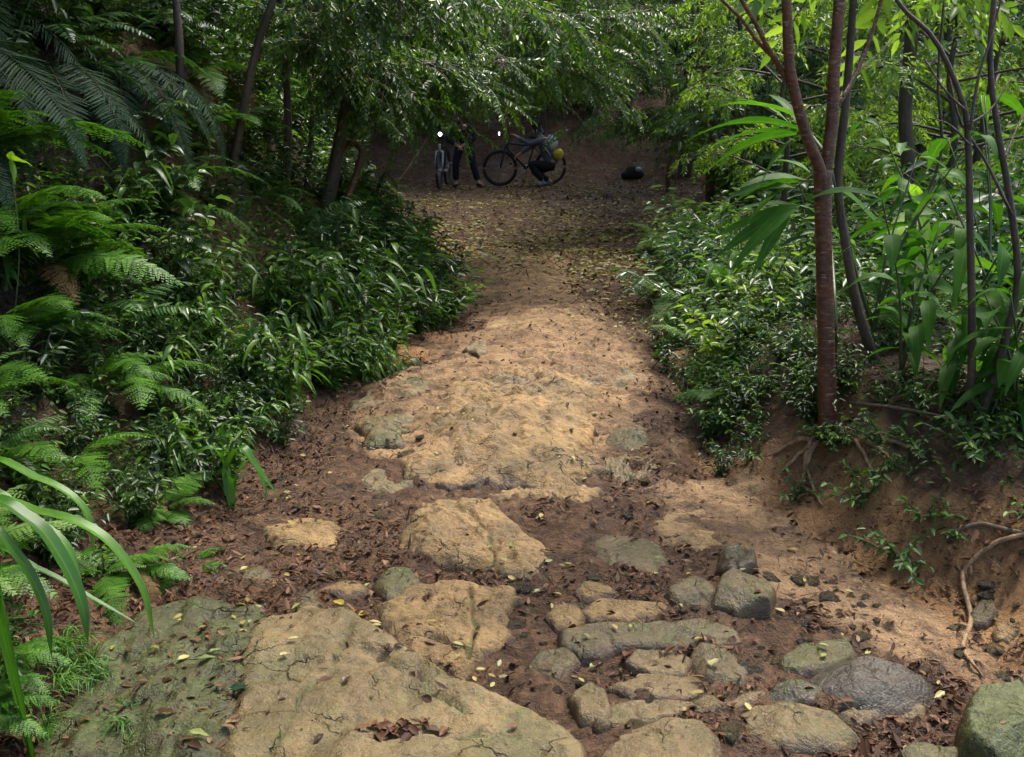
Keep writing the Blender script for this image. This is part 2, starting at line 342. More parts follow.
def rockmat(name, a, b, d, rough=.55, wet=.3, bs=1.0, strat=0.0):
    m, nt = newmat(name); tc = N_(nt, 'ShaderNodeTexCoord'); v = tc.outputs['Object']
    n1 = noise(nt, 4.5, 8, .6, v, .4); n2 = noise(nt, 38, 6, .7, v); n3 = noise(nt, 1.8, 5, .55, v, .8); n4 = noise(nt, 160, 3, .6, v)
    c = ramp(nt, [(.34, b), (.62, a)], n1.outputs[0]).outputs[0]
    c = mix(nt, ramp(nt, [(.46, (0, 0, 0)), (.68, (1, 1, 1))], n3.outputs[0]).outputs[0], c, d)
    c = mix(nt, .65, c, ramp(nt, [(.3, (.55, .52, .5)), (.5, (1, 1, 1)), (.72, (1.3, 1.27, 1.2))], n2.outputs[0]).outputs[0], 'MULTIPLY')
    n6 = noise(nt, 1.1, 6, .65, v, 1.5); c = mix(nt, .8, c, ramp(nt, [(.32, (.60, .62, .52)), (.5, (1, 1, 1)), (.68, (1.28, 1.12, .95))], n6.outputs[0]).outputs[0], 'MULTIPLY')
    c = mix(nt, .35, c, ramp(nt, [(.35, (.5, .5, .5)), (.6, (1.2, 1.2, 1.2))], n4.outputs[0]).outputs[0], 'MULTIPLY')
    wv = N_(nt, 'ShaderNodeVectorMath', operation='ADD'); ws = N_(nt, 'ShaderNodeVectorMath', operation='SCALE'); ws.inputs['Scale'].default_value = .35
    nt.links.new(noise(nt, 3.0, 6, .6, v).outputs['Color'], ws.inputs[0]); nt.links.new(v, wv.inputs[0]); nt.links.new(ws.outputs[0], wv.inputs[1])
    vo = N_(nt, 'ShaderNodeTexVoronoi', feature='DISTANCE_TO_EDGE'); vo.inputs['Scale'].default_value = 5.5; nt.links.new(wv.outputs[0], vo.inputs['Vector'])
    ck = ramp(nt, [(.0, (1, 1, 1)), (.022, (0, 0, 0))], vo.outputs['Distance']).outputs[0]
    ck = mth(nt, 'MULTIPLY', ck, ramp(nt, [(.47, (0, 0, 0)), (.6, (1, 1, 1))], n3.outputs[0]).outputs[0])
    c = mix(nt, mth(nt, 'MULTIPLY', ck, .75), c, (.035, .026, .015))
    at = N_(nt, 'ShaderNodeAttribute', attribute_name='moss'); mn = noise(nt, 16, 6, .7, v)
    mf = mth(nt, 'SUBTRACT', mth(nt, 'ADD', at.outputs['Fac'], mth(nt, 'MULTIPLY', mn.outputs[0], 1.3)), .95)
    mf = mth(nt, 'MULTIPLY', mf, 2.6, True)
    mcol = ramp(nt, [(.35, (.035, .05, .012)), (.65, (.10, .13, .03))], n2.outputs[0]).outputs[0]
    c = mix(nt, mth(nt, 'MULTIPLY', mf, .8), c, mcol)
    ad = N_(nt, 'ShaderNodeAttribute', attribute_name='dirt'); dn = mth(nt, 'MULTIPLY', mth(nt, 'SUBTRACT', mth(nt, 'ADD', ad.outputs['Fac'], mth(nt, 'MULTIPLY', mn.outputs[0], .8)), .7), 2.5, True)
    c = mix(nt, dn, c, (.085, .052, .030))
    p = N_(nt, 'ShaderNodeBsdfPrincipled'); nt.links.new(c, p.inputs['Base Color'])
    rr = ramp(nt, [(.35, (rough - wet,) * 3), (.65, (min(1, rough + .2),) * 3)], n1.outputs[0]); nt.links.new(rr.outputs[0], p.inputs['Roughness'])
    hgt = mth(nt, 'ADD', mth(nt, 'MULTIPLY', n1.outputs[0], 1.2), mth(nt, 'ADD', mth(nt, 'MULTIPLY', n2.outputs[0], .5), mth(nt, 'MULTIPLY', n4.outputs[0], .12)))
    hgt = mth(nt, 'SUBTRACT', hgt, mth(nt, 'MULTIPLY', ck, .5))
    nt.links.new(bump(nt, hgt, .8 * bs, .022), p.inputs['Normal']); out(nt, p.outputs[0]); return m

def groundmat():
    m, nt = newmat('forest_ground'); tc = N_(nt, 'ShaderNodeTexCoord'); v = tc.outputs['Object']
    n1 = noise(nt, 2.2, 8, .62, v, .5); n2 = noise(nt, 26, 6, .68, v); n3 = noise(nt, 110, 4, .7, v); n4 = noise(nt, .9, 4, .5, v); n5 = noise(nt, 9, 6, .65, v, 1.0)
    sand = ramp(nt, [(.28, (.16, .094, .046)), (.48, (.34, .208, .104)), (.72, (.54, .365, .19))], n1.outputs[0]).outputs[0]
    sand = mix(nt, .7, sand, ramp(nt, [(.36, (.38, .34, .33)), (.5, (.95, .95, .95)), (.72, (1.25, 1.22, 1.18))], n5.outputs[0]).outputs[0], 'MULTIPLY')
    n9 = noise(nt, 3.6, 7, .68, v, 1.6); sand = mix(nt, ramp(nt, [(.52, (0, 0, 0)), (.66, (1, 1, 1))], n9.outputs[0]).outputs[0], sand, (.13, .078, .045))
    soil = ramp(nt, [(.3, (.042, .022, .012)), (.5, (.10, .054, .027)), (.7, (.20, .115, .056))], n5.outputs[0]).outputs[0]
    soil = mix(nt, .5, soil, ramp(nt, [(.35, (.4, .4, .4)), (.65, (1.6, 1.5, 1.4))], n2.outputs[0]).outputs[0], 'MULTIPLY')
    clay = ramp(nt, [(.3, (.16, .078, .030)), (.7, (.42, .235, .095))], n1.outputs[0]).outputs[0]
    a1 = N_(nt, 'ShaderNodeAttribute', attribute_name='sand'); a2 = N_(nt, 'ShaderNodeAttribute', attribute_name='clay')
    def edge(a): return mth(nt, 'MULTIPLY', mth(nt, 'SUBTRACT', mth(nt, 'ADD', a, mth(nt, 'MULTIPLY', n5.outputs[0], .9)), .72), 2.6, True)
    c = mix(nt, edge(a2.outputs['Fac']), soil, clay); c = mix(nt, edge(a1.outputs['Fac']), c, sand)
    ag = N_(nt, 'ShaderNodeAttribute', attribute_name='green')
    c = mix(nt, mth(nt, 'MULTIPLY', edge(ag.outputs['Fac']), .8), c, (.018, .014, .008))  # this mask paints the bank soil near black as deep shade
    c = mix(nt, .55, c, ramp(nt, [(.3, (.45, .43, .42)), (.5, (1, 1, 1)), (.7, (1.3, 1.28, 1.25))], n3.outputs[0]).outputs[0], 'MULTIPLY')
    p = N_(nt, 'ShaderNodeBsdfPrincipled'); nt.links.new(c, p.inputs['Base Color'])
    nt.links.new(ramp(nt, [(.35, (.42,) * 3), (.6, (.85,) * 3)], n1.outputs[0]).outputs[0], p.inputs['Roughness']); p.inputs['Specular IOR Level'].default_value = .35
    hgt = mth(nt, 'ADD', mth(nt, 'MULTIPLY', n5.outputs[0], 1.6), mth(nt, 'ADD', mth(nt, 'MULTIPLY', n2.outputs[0], .8), mth(nt, 'MULTIPLY', n3.outputs[0], .55)))
    nt.links.new(bump(nt, hgt, 1.0, .028), p.inputs['Normal']); out(nt, p.outputs[0]); return m
M = {}
M['ground'] = groundmat()
M['tan'] = rockmat('tan_sandstone', (.25, .178, .080), (.14, .098, .042), (.085, .088, .030), .36, .22, 1.4)
M['yellow'] = rockmat('yellow_sandstone', (.40, .255, .10), (.21, .13, .052), (.14, .097, .04), .55, .22, 1.9)
M['olive'] = rockmat('olive_stone', (.17, .125, .055), (.085, .065, .028), (.07, .072, .022), .38, .22, 1.3)
M['dark'] = rockmat('dark_wet_stone', (.075, .058, .034), (.032, .025, .016), (.05, .042, .02), .24, .12, 1.0)
M['mossy'] = rockmat('mossy_slab_stone', (.085, .058, .028), (.038, .029, .014), (.026, .027, .010), .36, .18, 1.4)
M['bark_red'] = barkmat('red_brown_bark', (.045, .016, .007), (.17, .060, .022), 16, 1.0, .45)
M['bark'] = barkmat('grey_brown_bark', (.03, .02, .014), (.10, .07, .045), 26)
M['bark_pale'] = barkmat('pale_bark', (.10, .07, .045), (.22, .17, .11), 26)
M['root'] = barkmat('root_bark', (.16, .09, .045), (.42, .28, .15), 30)
M['leaf_dark'] = leafmat('dark_leaf', [(.010, .030, .008), (.020, .052, .014), (.035, .080, .018), (.065, .13, .025)], .38, .28, .42)  # greens lowered to paint in the deep shade of the left bank
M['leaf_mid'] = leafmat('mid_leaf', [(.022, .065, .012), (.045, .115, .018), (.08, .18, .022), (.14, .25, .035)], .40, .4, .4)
M['leaf_over'] = leafmat('overhanging_leaf', [(.03, .075, .018), (.05, .115, .024), (.09, .17, .03), (.15, .24, .045)], .30, .4, .42)
M['leaf_lime'] = leafmat('lime_leaf', [(.075, .15, .03), (.13, .24, .045), (.20, .34, .06), (.28, .42, .09)], .36, .5, .5, trc=(1.35, 1.35, .5))
M['leaf_blue'] = leafmat('blue_green_leaf', [(.035, .09, .038), (.065, .15, .055), (.11, .21, .075), (.18, .29, .11)], .32, .4, .6)
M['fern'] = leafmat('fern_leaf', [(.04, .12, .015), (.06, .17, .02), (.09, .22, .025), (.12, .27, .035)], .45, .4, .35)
M['fern_dark'] = leafmat('dark_fern_leaf', [(.012, .040, .018), (.020, .055, .024), (.032, .075, .03)], .6, .3, .22)  # dark teal fronds, darkened further to paint in the top left shade
M['fern_pale'] = leafmat('pale_fern_leaf', [(.12, .24, .05), (.17, .29, .07), (.20, .33, .09)], .48, .4, .35)
M['blade'] = leafmat('blade_leaf', [(.04, .14, .012), (.06, .18, .016), (.09, .23, .02)], .36, .4, .45, True)
M['ginger'] = leafmat('ginger_leaf', [(.035, .12, .014), (.05, .155, .016), (.08, .20, .022)], .5, .45, .16, True)
M['ginger_lime'] = leafmat('bright_ginger_leaf', [(.18, .36, .03), (.24, .44, .035), (.30, .50, .05)], .40, .5, .4, True)
M['stem'] = plain('green_stem', (.07, .10, .03), .5)
M['litter'] = leafmat('dead_leaf', [(.030, .014, .008), (.065, .028, .014), (.11, .048, .022), (.16, .08, .04), (.27, .17, .09)], .6, .1, .25, False, 0, (1, .8, .6))
M['fallen'] = leafmat('yellow_fallen_leaf', [(.20, .17, .05), (.34, .27, .07), (.42, .36, .12), (.22, .26, .07), (.50, .42, .22)], .45, .2, .4, False, 0)

# ------------------------------------------------------------------ ground
def axis(lo, hi, f):
    a = [0.0]
    while a[-1] < hi: a.append(a[-1] + f(a[-1]))
    b = [0.0]
    while b[-1] > lo: b.append(b[-1] - f(b[-1]))
    return np.array(sorted(set(b + a)))
gx = axis(-45, 45, lambda x: .014 if abs(x) < 1.6 else .014 + (abs(x) - 1.6) * .035)
gy = axis(-6, 70, lambda y: .012 + max(0, y - 4) * .0045 if y > 1.7 else .06)
X, Y = np.meshgrid(gx, gy)
s_, c_ = masks(X, Y); Z = hd(X, Y, s_)
sl = xl(Y) - X; sr = X - xr(Y)
bank_shade = np.maximum(sstep(.3, .9, sl), sstep(.5, 1.2, sr)) * (1 - .6 * c_)  # banks where shade is painted into the soil colour
nyy, nxx = X.shape
ii = np.arange(nyy - 1)[:, None] * nxx + np.arange(nxx - 1)[None]
F = np.stack([ii, ii + 1, ii + nxx + 1, ii + nxx], -1).reshape(-1, 4)
go = bpy.data.objects.new('ground', mk('ground', np.stack([X, Y, Z], -1).reshape(-1, 3), F, [M['ground']], {'sand': s_.ravel(), 'clay': c_.ravel(), 'green': bank_shade.ravel()}))
col.objects.link(go); tag(go, kind='structure')

# ------------------------------------------------------------------ rocks
ROCKS = []
def rock(name, label, cat, poly, H, Rr, mat, moss=.2, tilt=(0, 0), facet=0, rough=.012, cracks=(), group=None, seed=None, sink=.0, step=None, dirt=.25, strata=0, wob=.028, cw=.008, mossf=None):
    seed = seed if seed is not None else int(abs(poly[0][0] * 7 + poly[0][1])) + 100
    r_ = np.random.default_rng(seed)
    cu = sum(p[0] for p in poly) / len(poly); cv = sum(p[1] for p in poly) / len(poly)
    g = P(cu, cv); z0 = float(hs(g[0], g[1]))
    g = P(cu, cv, z0 + H * .5); z0 = float(hs(g[0], g[1]))
    pw = np.array([P(u, v, z0 + H * .35)[:2] for u, v in poly])
    ext = (pw.max(0) - pw.min(0)).max()
    step = step or float(np.clip(ext / 90, .004, .011)) * max(1, g[1] / 4.5)
    x0, y0 = pw.min(0) - .06; x1, y1 = pw.max(0) + .06
    xs = np.arange(x0, x1, step); ys = np.arange(y0, y1, step); X, Y = np.meshgrid(xs, ys)
    sd = sdpoly(X, Y, pw) + .012 + fbm(X * 9, Y * 9, seed, 4) * wob + fbm(X * 35, Y * 35, seed + 9, 2) * wob * .25
    t = np.clip(sd / Rr, 0, 1); dome = np.sqrt(np.clip(1 - (1 - t) ** 2, 0, 1))
    cx, cyy = pw.mean(0)
    top = H + tilt[0] * (X - cx) + tilt[1] * (Y - cyy) + fbm(X * 4, Y * 4, seed + 1, 4) * rough * 1.8 + fbm(X * 22, Y * 22, seed + 2, 3) * rough * .4
    if ext > .5:                        # bedded sandstone: low broken ledges
        tq = (X * .9 + Y * 1.5) * 2.2 + fbm(X * 2.2, Y * 2.2, seed + 14, 5) * 2.6; fq = tq - np.floor(tq)
        top += .013 * (sstep(.86, 1, fq) - fq) * sstep(-.3, .2, fbm(X * 2, Y * 2, seed + 15, 3))
    top += fbm(X * 10, Y * 10, seed + 16, 4) * rough * 1.3
    if not facet and ext < .5 and H >= .03: facet, soft = 4, .45
    else: soft = 1.0
    if facet:
        rad = max(ext * .5, .02)
        for k in range(facet):
            a = r_.uniform(0, 6.283); sl_ = r_.uniform(.25, 1.3) * soft; off = r_.uniform(.15, .55)
            dd = (X - cx) * math.cos(a) + (Y - cyy) * math.sin(a)
            top = np.minimum(top, H * 1.05 - sl_ * (dd - off * rad) * 1.0)
    if strata:
        ang = -.75 + fbm(X * 1.2, Y * 1.2, seed + 4, 2) * .35; u_ = X * np.cos(ang) + Y * np.sin(ang); w_ = -X * np.sin(ang) + Y * np.cos(ang)
        q = w_ * strata * 1.5 + fbm(u_ * 4, w_ * 9, seed + 5, 4) * 2.2; fr = q - np.floor(q); msk = sstep(-.25, .35, fbm(X * 3.2, Y * 3.2, seed + 6, 4) + .08)
        top += (np.minimum(fr / .75, (1 - fr) / .25) - .5) * .016 * msk
        q2 = fbm(X * 7, Y * 7, seed + 7, 4); top += np.round(q2 * 4) / 4 * .018
    pit = fbm(X * 16, Y * 16, seed + 8, 4); top -= np.maximum(pit - .28, 0) * .035
    crk = np.zeros_like(X)
    for cl in cracks:
        cl = cl if isinstance(cl[0], (tuple, list)) else [cl]
        cpw = [tuple(P(u, v, z0 + H)[:2]) for u, v in cl]
        dl = sdline(X + fbm(X * 14, Y * 14, 5, 3) * .012, Y + fbm(X * 14, Y * 14, 6, 3) * .012, cpw)
        crk = np.maximum(crk, np.exp(-(dl / cw) ** 2)); 
    top -= crk * .018
    Zr = np.where(sd > 0, np.maximum(top, -.02) * dome, sd * 3.0 - .002) 
    base = hs(X, Y) * .6 + z0 * .4 - (.012 if H > .03 else .004)
    Z = base + Zr - sink
    keepv = sd > -max(.05, 2 * step)
    kc = keepv[:-1, :-1] & keepv[1:, :-1] & keepv[:-1, 1:] & keepv[1:, 1:]
    nx = X.shape[1]; I = np.arange(X.shape[0] - 1)[:, None] * nx + np.arange(nx - 1)[None]
    Fq = np.stack([I, I + 1, I + nx + 1, I + nx], -1)[kc]
    used = np.unique(Fq); mp = np.full(X.size, -1); mp[used] = np.arange(len(used))
    o0 = np.array([cx, cyy, z0])
    V = np.stack([X, Y, Z], -1).reshape(-1, 3)[used] - o0
    ms = moss + crk * .5 + .22 * fbm(X * 3.5, Y * 3.5, seed + 12, 3) + (0 if mossf is None else mossf(X, Y)); drt = (dirt + .45) * (1 - sstep(-.01, .045, sd + fbm(X * 12, Y * 12, seed + 3, 3) * .03)) + crk * .12
    me = mk(name, V, mp[Fq], [mat], {'moss': ms.ravel()[used], 'dirt': drt.ravel()[used]})
    o = bpy.data.objects.new(name, me); col.objects.link(o); o.location = o0; tag(o, label, cat, group, 'thing')
    ROCKS.append((xs, ys, np.where(sd > 0, Z, -9), step)); return o
def topz(x, y):
    z = hd(x, y).copy(); on = np.zeros(z.shape, bool)
    for xs, ys, Zr, st in ROCKS:
        i = ((x - xs[0]) / st + .5).astype(int); j = ((y - ys[0]) / st + .5).astype(int)
        ok = (i >= 0) & (i < len(xs)) & (j >= 0) & (j < len(ys))
        zz = np.full(z.shape, -9.0); zz[ok] = Zr[j[ok], i[ok]]
        on |= zz > z; z = np.maximum(z, zz)
    return z, on
rk = rock
rk('rock_slab', 'large smooth tan sandstone slab with green cracks in the near foreground', 'rock slab',
   [(240, 640), (262, 620), (310, 608), (352, 618), (375, 630), (430, 668), (500, 706), (560, 734), (585, 760), (580, 800), (400, 840), (215, 830), (222, 740), (235, 690)], .09, .07, M['tan'], .26, (.03, .02), rough=.016,
   cracks=[[(352, 620), (330, 660), (300, 690), (270, 740), (262, 790)], [(360, 640), (420, 675), (470, 712)], [(300, 672), (230, 690)], [(350, 733), (400, 728), (450, 735), (520, 742)]], wob=.015, cw=.006)
rk('rock_slab', 'dark wet mossy slab beside the ferns at the lower left corner', 'rock slab',
   [(150, 610), (200, 600), (268, 606), (262, 660), (248, 710), (250, 760), (250, 830), (20, 840), (40, 740), (75, 690), (110, 640)], .075, .12, M['mossy'], .52, (.05, .0), rough=.022, wob=.03, cracks=[[(100, 740), (150, 720), (200, 735)]])
rk('rock_outcrop', 'yellow sandstone hump in the middle of the path above the flat slabs', 'rock',
   [(395, 535), (420, 508), (460, 500), (495, 505), (515, 520), (545, 545), (553, 565), (530, 580), (480, 570), (430, 562), (400, 552)], .065, .13, M['yellow'], .10, (-.03, .05), rough=.02, strata=20, cracks=[[(470, 505), (490, 530), (495, 565)]], wob=.03)
rk('rock_outcrop', 'tan cracked sandstone outcrop behind the large smooth slab', 'rock',
   [(380, 605), (405, 590), (450, 585), (480, 592), (512, 590), (520, 602), (500, 615), (508, 635), (480, 655), (462, 672), (435, 662), (400, 645), (385, 625)], .045, .05, M['yellow'], .18, (0, .03), rough=.02, wob=.03,
   cracks=[[(470, 588), (474, 620), (470, 650)], [(430, 630), (470, 640)]])
rk('rock_outcrop', 'low yellowish rock patch in the litter left of the path hump', 'rock',
   [(262, 520), (290, 508), (330, 520), (360, 530), (365, 542), (330, 548), (285, 545), (262, 535)], .035, .07, M['yellow'], .12, rough=.015, wob=.04)
rk('rock_outcrop', 'broad ridged ochre rock outcrop across the middle of the path', 'rock',
   [(415, 430), (440, 395), (500, 382), (560, 380), (600, 395), (598, 420), (590, 450), (600, 470), (560, 482), (500, 480), (440, 485), (400, 470)], .12, .30, M['yellow'], .03, (.03, .03), rough=.03, strata=15, wob=.08, dirt=.6)
rk('rock_outcrop', 'pale greenish rock shelf at the left edge of the path below the bushes', 'rock',
   [(350, 400), (380, 388), (425, 378), (450, 392), (425, 412), (400, 440), (370, 445), (350, 425)], .06, .15, M['tan'], .3, rough=.02, strata=12, wob=.06)
rk('flat_stone', 'flat grey green stone sunk in the mud right of the yellow hump', 'stone',
   [(590, 545), (605, 532), (640, 533), (662, 545), (668, 562), (650, 578), (625, 582), (595, 565)], .03, .05, M['olive'], .2, rough=.006)
rk('flat_stone', 'sandy flat rock at the right edge of the dark mud', 'stone',
   [(648, 498), (680, 495), (705, 505), (730, 525), (738, 548), (715, 552), (680, 548), (655, 530)], .035, .08, M['yellow'], .0, rough=.012, dirt=.4, wob=.03)
rk('flat_stone', 'flat greenish stone with a dark front edge in the upper path', 'stone',
   [(600, 440), (618, 425), (640, 428), (652, 442), (640, 450), (612, 449)], .05, .05, M['olive'], .2, rough=.01)
rk('curved_stone', 'long curved olive stone lying across the cobbled stretch', 'stone',
   [(560, 632), (600, 628), (650, 625), (700, 620), (735, 632), (738, 642), (700, 645), (640, 643), (612, 648), (600, 655), (580, 654), (562, 645)], .045, .028, M['olive'], .35, rough=.008, wob=.012)
rk('square_stone', 'blocky olive stone with pale broken side right of the curved stone', 'stone',
   [(692, 655), (712, 643), (730, 646), (748, 672), (742, 688), (715, 686), (697, 675)], .05, .02, M['olive'], .15, (-.1, 0), 3, wob=.008)
rk('long_stone', 'long pale mossy stone lying in the front row of the path stones', 'stone',
   [(726, 722), (745, 708), (790, 706), (835, 716), (858, 738), (840, 748), (790, 752), (745, 744)], .06, .05, M['tan'], .42, rough=.01, wob=.012)
rk('boulder', 'dark wet oval boulder on the right of the path', 'boulder',
   [(800, 680), (822, 666), (865, 661), (905, 668), (930, 682), (936, 696), (915, 708), (870, 712), (835, 704), (810, 694)], .085, .10, M['dark'], .0, (-.05, 0), 0, rough=.010, wob=.008, dirt=.1)
rk('flat_stone', 'green topped flat stone behind the dark wet boulder', 'stone',
   [(778, 662), (800, 648), (845, 643), (858, 656), (840, 668), (800, 676), (785, 672)], .055, .03, M['olive'], .55, rough=.008, wob=.01)
rk('angular_stone', 'angular green faceted stone at the edge of the sandy gully', 'stone',
   [(712, 606), (722, 588), (740, 576), (760, 580), (774, 600), (768, 612), (735, 614)], .10, .02, M['olive'], .42, (0, 0), 4, wob=.008, seed=11)
rk('grey_stone', 'rounded grey stone left of the angular green stone', 'stone',
   [(666, 596), (674, 582), (695, 577), (716, 584), (720, 600), (700, 608), (678, 606)], .065, .05, M['olive'], .2, facet=2, wob=.01, seed=21)
rk('dark_stone', 'small dark upright stone behind the angular green stone', 'stone',
   [(717, 568), (722, 552), (738, 549), (754, 556), (756, 570), (740, 576), (725, 574)], .075, .02, M['dark'], .35, facet=3, wob=.008, seed=31)
rk('boulder', 'square mossy green boulder cut by the lower right corner', 'boulder',
   [(962, 730), (975, 708), (1010, 702), (1060, 706), (1080, 760), (1050, 790), (990, 775), (965, 755)], .13, .03, M['olive'], .62, facet=2, wob=.01, seed=41)
rk('wedge_stone', 'olive wedge stone at the bottom edge left of the mossy corner boulder', 'stone',
   [(900, 762), (920, 742), (945, 736), (962, 752), (968, 785), (930, 790)], .06, .02, M['olive'], .45, facet=3, wob=.01, seed=51)
rk('flat_slab', 'flat tan slab at the bottom edge between large slab and mossy stone', 'rock slab',
   [(602, 755), (620, 735), (660, 722), (700, 724), (722, 742), (715, 775), (650, 790), (600, 780)], .055, .05, M['tan'], .15, rough=.008, wob=.015)
rk('ridge_stone', 'long thin curving tan ridge stone above the flat tan slab', 'stone',
   [(585, 718), (620, 706), (680, 700), (730, 690), (765, 692), (740, 704), (700, 712), (640, 722), (600, 728)], .035, .02, M['tan'], .2, rough=.008, wob=.012)
rk('pointed_stone', 'pointed pale olive stone standing beside the dark litter channel', 'stone',
   [(568, 690), (582, 680), (605, 690), (612, 712), (600, 724), (582, 716)], .05, .025, M['tan'], .35, facet=2, wob=.01, seed=61)
rk('flat_slab', 'flat tan sandstone slab in the dip below the curved stone', 'rock slab',
   [(612, 690), (640, 676), (700, 672), (720, 684), (690, 694), (640, 702)], .02, .03, M['tan'], .05, rough=.008, wob=.015)
rk('pale_stone', 'pale square cobble tucked under the curved stone', 'stone',
   [(624, 664), (636, 652), (668, 652), (690, 660), (684, 672), (650, 674)], .04, .02, M['tan'], .05, facet=1, wob=.01, seed=71)
rk('flat_slab', 'flat ochre slab behind the curved olive stone', 'rock slab',
   [(578, 612), (600, 602), (650, 600), (672, 606), (665, 616), (620, 620), (590, 620)], .03, .02, M['yellow'], .15, rough=.006, wob=.015)
rk('green_stone', 'pale green rounded stone in the middle of the litter channel', 'stone',
   [(530, 665), (540, 652), (565, 651), (578, 664), (560, 676), (540, 674)], .04, .03, M['olive'], .25, wob=.012)
rk('yellow_stone', 'rounded ochre cobble left of the flat ochre slab', 'stone',
   [(546, 618), (555, 607), (575, 606), (587, 617), (575, 626), (555, 626)], .03, .03, M['yellow'], .15, wob=.012)
rk('brown_stone', 'small brown hump stone below the flat grey green stone', 'stone',
   [(575, 592), (590, 581), (610, 582), (620, 595), (600, 601), (582, 600)], .04, .03, M['yellow'], .3, wob=.012, dirt=.5)
rk('green_stone', 'green topped cobble between tan outcrop and leaf litter', 'stone',
   [(375, 585), (385, 573), (410, 571), (424, 583), (412, 595), (388, 596)], .045, .035, M['olive'], .5, wob=.012)
rk('flat_stone', 'flat olive stone sunk in brown litter above the mossy slab', 'stone',
   [(212, 582), (225, 570), (262, 568), (278, 580), (262, 590), (228, 591)], .03, .03, M['olive'], .3, wob=.02)
rk('round_stone', 'round brown cobble at the top of the large slab', 'stone',
   [(295, 602), (302, 592), (316, 591), (324, 602), (316, 613), (300, 613)], .045, .03, M['olive'], .0, wob=.008)
rk('brown_stone', 'flat brown stone in the left litter beside the green topped cobble', 'stone',
   [(318, 592), (335, 580), (360, 582), (368, 594), (345, 600)], .03, .03, M['yellow'], .3, wob=.02, dirt=.6)
rk('low_stone', 'low dark stone wedged between long mossy stone and dark boulder', 'stone',
   [(765, 700), (775, 688), (800, 686), (822, 694), (815, 706), (785, 708)], .045, .02, M['dark'], .5, facet=2, wob=.008, seed=81)
rk('tan_stone', 'small rounded tan stone under the dark wet boulder', 'stone',
   [(838, 716), (850, 705), (872, 705), (886, 716), (870, 725), (850, 725)], .04, .03, M['tan'], .15, wob=.008)
rk('tan_stone', 'small grey tan stone at the right foot of the dark wet boulder', 'stone',
   [(888, 712), (898, 702), (915, 700), (926, 710), (915, 718), (898, 719)], .04, .03, M['tan'], .25, wob=.008)
rk('brown_stone', 'brown blocky stone on the pink sand at the right edge', 'stone',
   [(994, 634), (1000, 625), (1014, 626), (1018, 636), (1008, 643), (997, 641)], .05, .02, M['yellow'], .1, facet=2, wob=.006, seed=91, dirt=.6)
rk('grey_stone', 'small grey stone beside the long root on the right', 'stone',
   [(972, 616), (980, 608), (990, 610), (994, 619), (984, 624), (974, 622)], .04, .02, M['olive'], .0, facet=2, wob=.006, seed=92)
rk('grey_stone', 'small round grey stone on the path edge near the left bushes', 'stone',
   [(462, 352), (470, 344), (486, 344), (492, 352), (478, 358)], .08, .05, M['tan'], .1, facet=2, seed=93)
rk('rock_outcrop', 'low rough rock ledge under the front edge of the broad ridged outcrop', 'rock',
   [(470, 486), (520, 482), (575, 484), (600, 492), (585, 503), (540, 500), (500, 498)], .04, .05, M['yellow'], .1, rough=.02, strata=14, wob=.05)
rk('rock_outcrop', 'small broken ledge in the damp rut right of the broad ridged outcrop', 'rock',
   [(600, 462), (630, 455), (668, 460), (680, 474), (655, 484), (618, 480)], .04, .05, M['tan'], .2, rough=.02, strata=14, wob=.05)
rk('rock_outcrop', 'greyish stepped ledge left of the yellow hump in the dark litter', 'rock',
   [(345, 478), (375, 468), (410, 470), (425, 482), (395, 492), (360, 492)], .04, .05, M['tan'], .3, rough=.02, strata=14, wob=.05)
rk('rock_outcrop', 'narrow stepped ledge high on the path right of centre', 'rock',
   [(560, 372), (590, 360), (625, 365), (640, 378), (615, 388), (580, 386)], .05, .06, M['tan'], .05, rough=.02, strata=12, wob=.05)
PG = 'small loose stones scattered between the path rocks'
pr = np.random.default_rng(5)
PEB = []
for k in range(290):
    if k < 200: u, v = pr.uniform(500, 880), pr.uniform(585, 750)
    elif k < 222: u, v = pr.uniform(955, 1020), pr.uniform(600, 700)
    else: u, v = pr.uniform(280, 700), pr.uniform(420, 600)
    g = P(u, v)
    if topz(np.array([g[0]]), np.array([g[1]]))[1][0]: continue
    PEB.append((u, v))
pebm = []
for k in range(6):
    n, m_ = 10, 7; V = []
    ph = pr.uniform(0, 6, 4)
    for i in range(m_):
        la = math.pi * (i + .5) / m_ - math.pi / 2
        for j in range(n):
            lo = 2 * math.pi * j / n; rr = 1 + .18 * math.sin(2 * lo + ph[0]) + .14 * math.sin(3 * lo + ph[1] + la * 2) + .08 * math.sin(5 * lo + ph[2])
            V.append((math.cos(la) * math.cos(lo) * rr, math.cos(la) * math.sin(lo) * rr * .75, math.sin(la) * .55 * (1 + .15 * math.sin(lo + ph[3]))))
    V.append((0, 0, -.55)); V.append((0, 0, .55)); Fp = []
    for i in range(m_ - 1):
        for j in range(n): Fp.append((i * n + j, i * n + (j + 1) % n, (i + 1) * n + (j + 1) % n, (i + 1) * n + j))
    for j in range(n): Fp.append(((j + 1) % n, j, m_ * n, m_ * n)); Fp.append(((m_ - 1) * n + j, (m_ - 1) * n + (j + 1) % n, m_ * n + 1, m_ * n + 1))
    V = np.array(V)
    pebm.append(mk('pebble', V, np.array(Fp), [M[['tan', 'olive', 'dark', 'yellow', 'olive', 'tan'][k]]], {'moss': np.full(len(V), .15), 'dirt': np.where(V[:, 2] < -.1, .5, .1)}))
